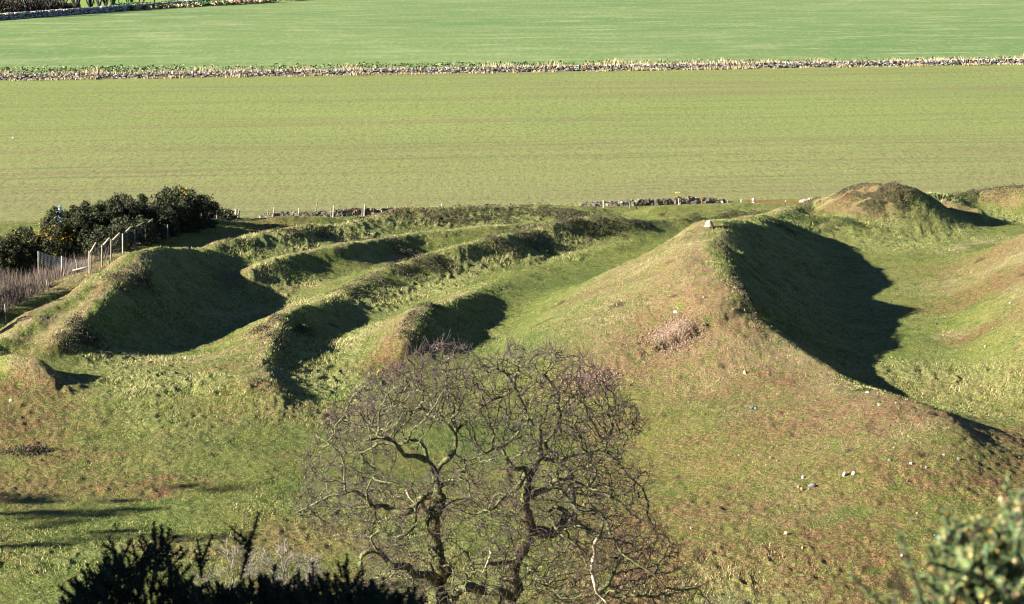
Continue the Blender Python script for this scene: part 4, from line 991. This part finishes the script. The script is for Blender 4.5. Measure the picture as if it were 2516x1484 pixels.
        if name != 'dead_limb':
            st = 2
            for i in range(0, m, st):
                if name == 'trunk' and i < m * .25: continue
                nodes.append(Q[i]); par.append(-1); fixr.append(R[i])
    # attractors inside the crown outline
    poly = np.array([(640,170),(740,130),(800,95),(900,110),(960,150),(1060,205),(1140,175),(1215,105),(1260,140),(1330,150),(1420,130),(1480,160),(1600,185),(1660,230),(1740,290),(1780,370),(1860,450),(1920,540),(1900,640),(1960,740),(1950,850),(1945,950),(1975,1050),(2030,1110),(2080,1160),(2090,1250),(2150,1320),(2250,1420),(2300,1560),(1100,1560),(420,1560),(330,1450),(300,1330),(330,1200),(250,1130),(130,1060),(40,1010),(60,930),(120,860),(90,700),(160,600),(230,500),(340,440),(400,330),(440,300),(530,290),(560,220)], float)
    def inside(x, y):
        c = np.zeros(len(x), bool); j = len(poly) - 1
        for i in range(len(poly)):
            xi, yi = poly[i]; xj, yj = poly[j]
            m = ((yi > y) != (yj > y)) & (x < (xj - xi) * (y - yi) / (yj - yi + 1e-9) + xi); c ^= m; j = i
        return c
    N = 27000; ax = r.uniform(0, 2300, N); ay = r.uniform(80, 1560, N); k = inside(ax, ay); ax, ay = ax[k], ay[k]
    dens = fbm(ax, ay, 320, 3, 71) + .62 + .35 * (ay < 560) + .25 * ((ax > 1500) & (ay > 850)) - .35 * ((ay > 560) & (ay < 1300) & (ax > 640) & (ax < 1000)) ; k = r.uniform(0, 1, len(ax)) < dens; ax, ay = ax[k], ay[k]
    cxx, w = 1080, 1050; span = np.sqrt(np.clip(1 - ((ax - cxx) / w) ** 2, .05, 1)) * np.clip(1.1 - np.abs(ay - 750) / 1300, .4, 1)
    ad = r.uniform(-1, 1, len(ax)) * span * 4.2
    A = [Vector(tx(a, b, TY + d)) for a, b, d in zip(ax, ay, ad)]
    gz = ground(np.array([a.x for a in A]), np.array([a.y for a in A])); A = [a for a, g in zip(A, gz) if a.z > g + .5]
    nodes = [Vector(q) for q in nodes]; n0 = len(nodes); alive = A; step = .15
    for it in range(70):
        kd = kdtree.KDTree(len(nodes))
        for i, q in enumerate(nodes): kd.insert(q, i)
        kd.balance(); pull = {}; nxt = []
        for a in alive:
            co, i, d = kd.find(a)
            if d < .18: continue
            nxt.append(a)
            if d < 2.6:
                v = (a - co) / d; pull[i] = pull[i] + v if i in pull else v
        alive = nxt
        if not pull: break
        grew = 0
        for i, v in pull.items():
            if v.length < .05: continue
            v = v.normalized() + Vector(r.normal(0, .30, 3)); v.z += .05
            q = nodes[i] + v.normalized() * step
            nodes.append(q); par.append(i); fixr.append(0); grew += 1
        if len(nodes) > 60000: break
    n = len(nodes); par = np.array(par); rad2 = np.zeros(n)
    kids = np.zeros(n, int)
    for i in range(n - 1, n0 - 1, -1):
        if rad2[i] == 0: rad2[i] = .0085 ** 2.15
        if par[i] >= n0: rad2[par[i]] += rad2[i]
        if par[i] >= 0: kids[par[i]] += 1
    rr = np.clip(rad2 ** (1 / 2.15), 0, .07)
    P = np.array([tuple(q) for q in nodes]); idx = np.arange(n0, n)
    pr = rr[par[idx]]; own = par[idx] < n0; pr = np.where(own, rr[idx] * 1.2, np.minimum(pr, rr[idx] * 1.6))
    # twigs at the tips
    tips = idx[kids[idx] == 0]; more = np.repeat(tips, 2); d = P[more] - P[par[more]]; d /= np.linalg.norm(d, axis=1)[:, None]
    d1 = d + r.normal(0, .55, d.shape); d1[:, 2] += .15; d1 /= np.linalg.norm(d1, axis=1)[:, None]
    L = r.uniform(.12, .30, len(more))[:, None]; B1 = P[more] + d1 * L; d2 = d1 + r.normal(0, .4, d.shape); d2[:, 2] += .3; B2 = B1 + d2 * L * .7
    mid = idx[(kids[idx] == 1) & (r.uniform(0, 1, len(idx)) < .30)]; dm = r.normal(0, 1, (len(mid), 3)); dm[:, 2] += .5; dm /= np.linalg.norm(dm, axis=1)[:, None]
    C1 = P[mid] + dm * r.uniform(.08, .28, len(mid))[:, None]
    Aa = np.concatenate([P[par[idx]], P[more], B1, P[mid]]); Bb = np.concatenate([P[idx], B1, B2, C1])
    ra = np.concatenate([pr, np.full(len(more), .0078), np.full(len(more), .0070), np.full(len(mid), .0072)]); rb = np.concatenate([rr[idx], np.full(len(more), .0070), np.full(len(more), .005), np.full(len(mid), .005)])
    thick = ra > .022
    for nm, mk, mat, sd in (('branches', thick, M_L, 5), ('twigs', ~thick, M_TW, 3)):
        V, F = segs(Aa[mk], Bb[mk], ra[mk], rb[mk], sd); o = mesh_np(nm, V, F, mat, t, loc=base); 
        if nm == 'twigs': o['kind'] = 'stuff'
        else: o['kind'] = 'stuff'
    print('tree nodes', n, 'left', len(alive))
    # tufts of short shoots on the trunks
    fz = []
    for zx, zy, w in [(800,1090,.30),(795,1115,.3),(800,940,.22),(1270,1045,.3),(1268,960,.28),(1290,1050,.25),(1230,1200,.3),(1210,1320,.3),(460,1195,.5),(520,1190,.4),(820,1330,.3)]:
        c = tx(zx, zy, TY - .3); m = 45; d = r.normal(0, 1, (m, 3)); d /= np.linalg.norm(d, axis=1)[:, None]; d[:, 1] -= .3
        s = c + d * .08; fz.append((s, s + d * r.uniform(.6, 1.2, m)[:, None] * w * 1.1))
    A_ = np.concatenate([f[0] for f in fz]); B_ = np.concatenate([f[1] for f in fz]); V, F = segs(A_, B_, np.full(len(A_), .006), np.full(len(A_), .003))
    o = mesh_np('shoots', V, F, const_mat('brown shoots', (.085, .045, .028)), t, loc=base); o['kind'] = 'stuff'

def small_bare(name, base, tips, label, cat, mat, seed, r0=.05, spread=.5, levels=5, kids=3, rmin=.006, group=None, droop=0., limb=.5, trunkname='stem', stems=5, hgt=2.0, lean=.4):
    """multi stemmed leafless bush or tree"""
    r = np.random.default_rng(seed); base = np.asarray(base, float)
    t = empty(name, base, label, cat, group); A = []; B = []; RA = []; RB = []; T = Tubes()
    def grow(p, d, L, rd, lv):
        q = p; n = 4; dd = d
        for i in range(n):
            dd = dd + r.normal(0, .16, 3); dd[2] += .03; dd = dd / np.linalg.norm(dd); w = q + dd * L / n
            A.append(q); B.append(w); RA.append(rd * (1 - .4 * i / n)); RB.append(rd * (1 - .4 * (i + 1) / n)); q = w
            if lv > 0 and i >= 1 and r.uniform() < .75:
                for _ in range(kids - 2 if kids > 2 else 1):
                    e = dd + r.normal(0, spread, 3); e /= np.linalg.norm(e); grow(q, e, L * r.uniform(.55, .85), max(rd * .55, rmin), lv - 1)
        if lv > 0:
            e = dd + r.normal(0, spread * .6, 3); e /= np.linalg.norm(e); grow(q, e, L * .8, max(rd * .6, rmin), lv - 1)
    for s in range(stems):
        a = r.uniform(0, 6.28); d = np.array([math.cos(a) * lean * r.uniform(.3, 1.3), math.sin(a) * lean * r.uniform(.3, 1.3), 1.]); d /= np.linalg.norm(d)
        L = hgt * .34; p = base + d * (0, 0, 0); e = base + d * L
        T.add([base - (0, 0, .2), base + d * L * .5 + r.normal(0, .02 * hgt, 3), e], [r0, r0 * .9, r0 * .75], 6); grow(e, d, L * .9, r0 * .7, levels)
    T.build(trunkname, mat, t, smooth=True, loc=base)
    V, F = segs(np.array(A), np.array(B), np.array(RA), np.array(RB), 3); o = mesh_np('branches', V, F, mat, t, loc=base); o['kind'] = 'stuff'
    return t
def bare_others():
    M = const_mat('grey shrub twigs', (.16, .14, .12), var=.3)
    b = at_z(700, 1440, .3); b[2] = float(ground(b[0], b[1]))
    small_bare('bare_shrub', b, None, 'pale leafless shrub partly hidden behind the dark gorse, left of the big tree', 'shrub', M, 4, .05, .6, 4, 3, .010, stems=9, hgt=2.3, lean=1.1)
    b = at_z(560, 1435, .3); b[2] = float(ground(b[0], b[1]))
    small_bare('bare_shrub', b, None, 'thin leafless shrub peeping out between the dark gorse shoots further left', 'shrub', M, 9, .04, .55, 4, 3, .010, stems=5, hgt=2.4, lean=.9)
    b = at_z(1800, 1520, 0); b[2] = float(ground(b[0], b[1]))
    small_bare('bare_shrub', b, None, 'low dark leafless shrub at the bottom edge, right of the big tree', 'shrub', const_mat('dark shrub twigs', (.09, .075, .065)), 12, .03, .6, 4, 3, .006, stems=8, hgt=2.0, lean=1.1)
    # the row of bare trees beyond the top left wall
    MD = const_mat('shade darkened bark', (.022, .020, .022), var=.3)  # near-black colour stands in for the shade over this row
    n2 = np.array([-TWD[1], TWD[0], 0])
    L = [(-40,9,3,'b'),(2,9,4,'a'),(40,9,5,'a'),(81,9,5,'a'),(108,8,4,'a'),(133,9,7,'a'),(160,9,6,'a'),(196,9,9,'a'),(230,9,8,'a'),(249,8,5,'a'),(268,9,7,'a'),(283,9,7,'a'),(300,7,1,'c'),(319,7,2,'c'),(328,8,4,'a'),(349,7,2,'c'),(359,7,2,'c'),(386,9,2,'b')]
    for i, (px, h, st, k) in enumerate(L):
        y0 = 44 - (px / 350.) * 34 - 1.0
        b = at_z(px, y0 - 1, .2) ; b = b + n2 * 1.0; b[2] = .05
        lab = {'a': 'dark multi stemmed bare tree behind the top left wall', 'b': 'reddish dark bare tree behind the top left wall', 'c': 'slender dark bare tree behind the top left wall'}[k]
        lab += ', number %d' % i if False else ''
        names = ['cut off by the left picture edge','at the left corner of the picture','second in from the left corner','left of the dense dark clump','at the left of the dense dark clump','in the middle of the dense dark clump','at the right of the dense dark clump','just right of the dense clump, spreading low','left of the first bright gap','in the first bright gap','right of the first bright gap','leaning right beside the wide bright gap','alone in the wide bright gap','right of the lone slender trunk','with a fan of four stems near the row end','near the right end of the row','last slender one before the kale','right of the row above the kale end']
        small_bare('bare_tree', b, None, {'a': 'dark bare tree ', 'b': 'dark brown bare tree ', 'c': 'slender bare tree '}[k] + names[i], 'tree', MD, 200 + i, .24 if k == 'a' else .17, .38, 4 if k != 'c' else 3, 3, .04, group='row of bare trees at the top left', trunkname='trunk', stems=st, hgt=h, lean=.42 if k == 'a' else .2)
    # dense dark undergrowth between them
    r = np.random.default_rng(3); n = 16000; q = r.uniform(0, 1, n) ** 1.2; a = at_z(-60, 47, 0); c = at_z(215, 20, 0)
    P = a + (c - a) * q[:, None] + n2 * r.uniform(2, 7, n)[:, None]; P[:, 2] = r.uniform(0, 1, n) ** 1.3 * 6.5 * np.clip(1.25 - q, .12, 1) * (1 + .6 * fbm(q * 100, q * 0, 9, 2, 5))
    V, F, C = leaves(P, r.uniform(.25, .7, n), pick([(.030,.018,.014),(.020,.017,.016),(.014,.016,.015),(.045,.026,.02)], n, r), 3)
    tag(mesh_np('hedge', V, F, M_LEAF, attrs={'col': C}), 'dark reddish brown hedge growth under the bare trees in the top left corner', 'hedge')
    b = at_z(64, 36.5, 0); T = Tubes(); T.add([b - (0, 0, .3), b + (-.5, 0, 4.), b + (-1.0, 0, 8.5)], [.14, .12, .1], 8)
    tag(T.build('pole', const_mat('pale pole', (.16, .17, .18)), None, smooth=True, loc=b), 'thin pale leaning pole among the bare trees in the top left corner', 'pole')
tree(); bare_others()
# ------------------------------------------------------------------ gorse close to the camera
def near_gorse(name, label, outline, ydist, yvar, nshoot, pal, singles, seed, tilt=.5, nl=.045, lowz=None, tips=None):
    r = np.random.default_rng(seed); outline = np.array(outline, float)
    xm = (outline[0, 0] + outline[-1, 0]) / 2
    g = at_y(xm, 1480, ydist); base = np.array([g[0], ydist, float(base_z(g[0], ydist))])
    t = empty(name, base, label, 'gorse bush')
    P = []; Q = []; tl = []
    for k in range(nshoot):
        px = r.uniform(outline[0, 0], outline[-1, 0]); top = np.interp(px, outline[:, 0], outline[:, 1])
        dep = r.uniform(0, 1) ** 1.2 * (1560 - top); y = ydist + r.uniform(-yvar, yvar)
        a = at_y(px + r.normal(0, 10), top + dep + 60, y + r.normal(0, .1)); L = r.uniform(35, 75)
        d = r.normal(0, tilt); b = at_y(px + math.sin(d) * L, min(top + dep + 60 - math.cos(d) * L, 1600), y + r.normal(0, .05))
        if top + dep + 60 - math.cos(d) * L < top: b = at_y(px, top + r.uniform(0, 8), y)
        P.append(a); Q.append(b); tl.append(0)
    for ax, ay, bx, by in singles:
        y = ydist + r.uniform(-.3, .1); P.append(at_y(ax, ay, y)); Q.append(at_y(bx, by, y)); tl.append(1)
    # mass down to the ground
    for k in range(int(nshoot * .5)):
        px = r.uniform(outline[0, 0], outline[-1, 0]); y = ydist + r.uniform(-yvar, yvar) * 1.2; a = at_y(px, 1520, y)
        z = r.uniform(base[2], a[2]); P.append(np.array([a[0], y, z])); Q.append(np.array([a[0], y, z]) + np.array([r.normal(0, .08), r.normal(0, .08), .2])); tl.append(0)
    P = np.array(P); Q = np.array(Q)
    V, F = segs(P, Q, np.full(len(P), .006), np.full(len(P), .003)); mesh_np('stems', V, F, M_BARKD, t, loc=base)['kind'] = 'stuff'
    cen = []; dr = []
    for a, b in zip(P, Q):
        L = np.linalg.norm(b - a); n = int(L / .0016); u = (b - a) / L; s = r.uniform(0, 1, n) ** .8
        q = r.normal(0, 1, (n, 3)); q /= np.linalg.norm(q, axis=1)[:, None]; q = q - u * (q @ u)[:, None]; q /= np.maximum(np.linalg.norm(q, axis=1), 1e-6)[:, None]
        dirn = q * .8 + u * r.uniform(.1, .9, n)[:, None]; dirn /= np.linalg.norm(dirn, axis=1)[:, None]
        cen.append(a + (b - a) * s[:, None]); dr.append(dirn * (nl * (1.1 - .55 * s) * r.uniform(.6, 1.1, n))[:, None])
    c = np.concatenate(cen); d = np.concatenate(dr); n = len(c)
    side = np.cross(d, r.normal(0, 1, (n, 3))); side /= np.maximum(np.linalg.norm(side, axis=1), 1e-9)[:, None]; side *= .0034
    V = np.stack([c - side, c + side, c + d], 1).reshape(-1, 3); C = pick(pal, n, r, .2)
    if tips: m = r.uniform(0, 1, n) < .1; C[m] = pick(tips, int(m.sum()), r)
    mesh_np('spines', V, np.arange(3 * n).reshape(-1, 3), M_LEAF, t, attrs={'col': np.repeat(C, 3, axis=0)}, loc=base)['kind'] = 'stuff'
    return t, P, Q, r, base
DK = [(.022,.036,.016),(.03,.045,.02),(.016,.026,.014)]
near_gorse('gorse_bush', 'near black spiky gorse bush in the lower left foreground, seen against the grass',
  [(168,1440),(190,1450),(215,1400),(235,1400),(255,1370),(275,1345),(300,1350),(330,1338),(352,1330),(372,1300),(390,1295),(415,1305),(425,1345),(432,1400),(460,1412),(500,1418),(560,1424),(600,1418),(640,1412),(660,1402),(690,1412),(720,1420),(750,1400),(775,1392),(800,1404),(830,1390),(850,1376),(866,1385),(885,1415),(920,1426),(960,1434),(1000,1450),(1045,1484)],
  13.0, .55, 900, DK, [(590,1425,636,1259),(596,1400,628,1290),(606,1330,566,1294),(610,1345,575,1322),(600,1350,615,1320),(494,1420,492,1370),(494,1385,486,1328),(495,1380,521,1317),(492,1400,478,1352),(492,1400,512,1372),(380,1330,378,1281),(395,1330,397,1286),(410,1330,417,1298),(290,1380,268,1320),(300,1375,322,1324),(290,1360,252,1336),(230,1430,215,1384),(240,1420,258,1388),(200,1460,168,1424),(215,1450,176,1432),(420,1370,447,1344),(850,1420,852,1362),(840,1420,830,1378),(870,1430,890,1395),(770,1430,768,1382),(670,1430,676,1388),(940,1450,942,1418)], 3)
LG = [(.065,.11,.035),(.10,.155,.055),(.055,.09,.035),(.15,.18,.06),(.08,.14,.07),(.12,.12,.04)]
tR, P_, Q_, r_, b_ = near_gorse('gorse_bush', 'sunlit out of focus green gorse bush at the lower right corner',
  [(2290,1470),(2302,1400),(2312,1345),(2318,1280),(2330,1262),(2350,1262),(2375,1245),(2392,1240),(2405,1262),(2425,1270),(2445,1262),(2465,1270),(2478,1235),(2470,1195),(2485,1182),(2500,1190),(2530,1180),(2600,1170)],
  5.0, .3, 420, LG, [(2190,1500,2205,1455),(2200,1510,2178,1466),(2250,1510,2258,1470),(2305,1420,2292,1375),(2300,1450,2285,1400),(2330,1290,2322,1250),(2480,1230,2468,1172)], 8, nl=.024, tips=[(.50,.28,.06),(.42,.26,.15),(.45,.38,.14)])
n_ = 70; k_ = r_.integers(0, len(P_), n_); c_ = P_[k_] + (Q_[k_] - P_[k_]) * r_.uniform(.3, 1, n_)[:, None] + r_.normal(0, .02, (n_, 3))
V_, F_, C_ = leaves(np.repeat(c_, 8, axis=0) + r_.normal(0, .007, (n_ * 8, 3)), np.full(n_ * 8, .013), np.repeat(pick([(.50,.26,.08),(.48,.34,.22),(.50,.42,.16),(.28,.13,.06)], n_, r_), 8, axis=0), 3)
mesh_np('buds', V_, F_, M_LEAF, tR, attrs={'col': C_}, loc=b_)['kind'] = 'stuff'
# unseen taller bushes, added left of the view to keep the left bush in shade
for i, (x, y, h, rr) in enumerate([(-5.4,11.2,3.6,1.0),(-6.6,12.0,4.2,1.2),(-5.6,9.6,3.8,1.0),(-7.4,9.6,4.4,1.2),(-8.6,11.0,4.8,1.2)]):
    gorse(3000 + i * 31, 5, h, rr, 'unseen tall gorse bush added left of the camera to shade the near bush', n=6000, world=(x, y, 0), group='unseen shading gorse beside the camera')
for i, (x, y, h, rr) in enumerate([(-66, 89.5, 23.5, 4.5), (-67, 94, 22.8, 4.0)]):  # unseen trees, added to throw a soft shadow across the lower left
    tag(gorse(4000 + i * 50, 5, h, rr, 'unseen tall tree added on the left to cast a shadow', n=22000, name='shadow_caster_tree', world=(x, y, 0), group='unseen shadow casters on the left slope'), cat='tree')
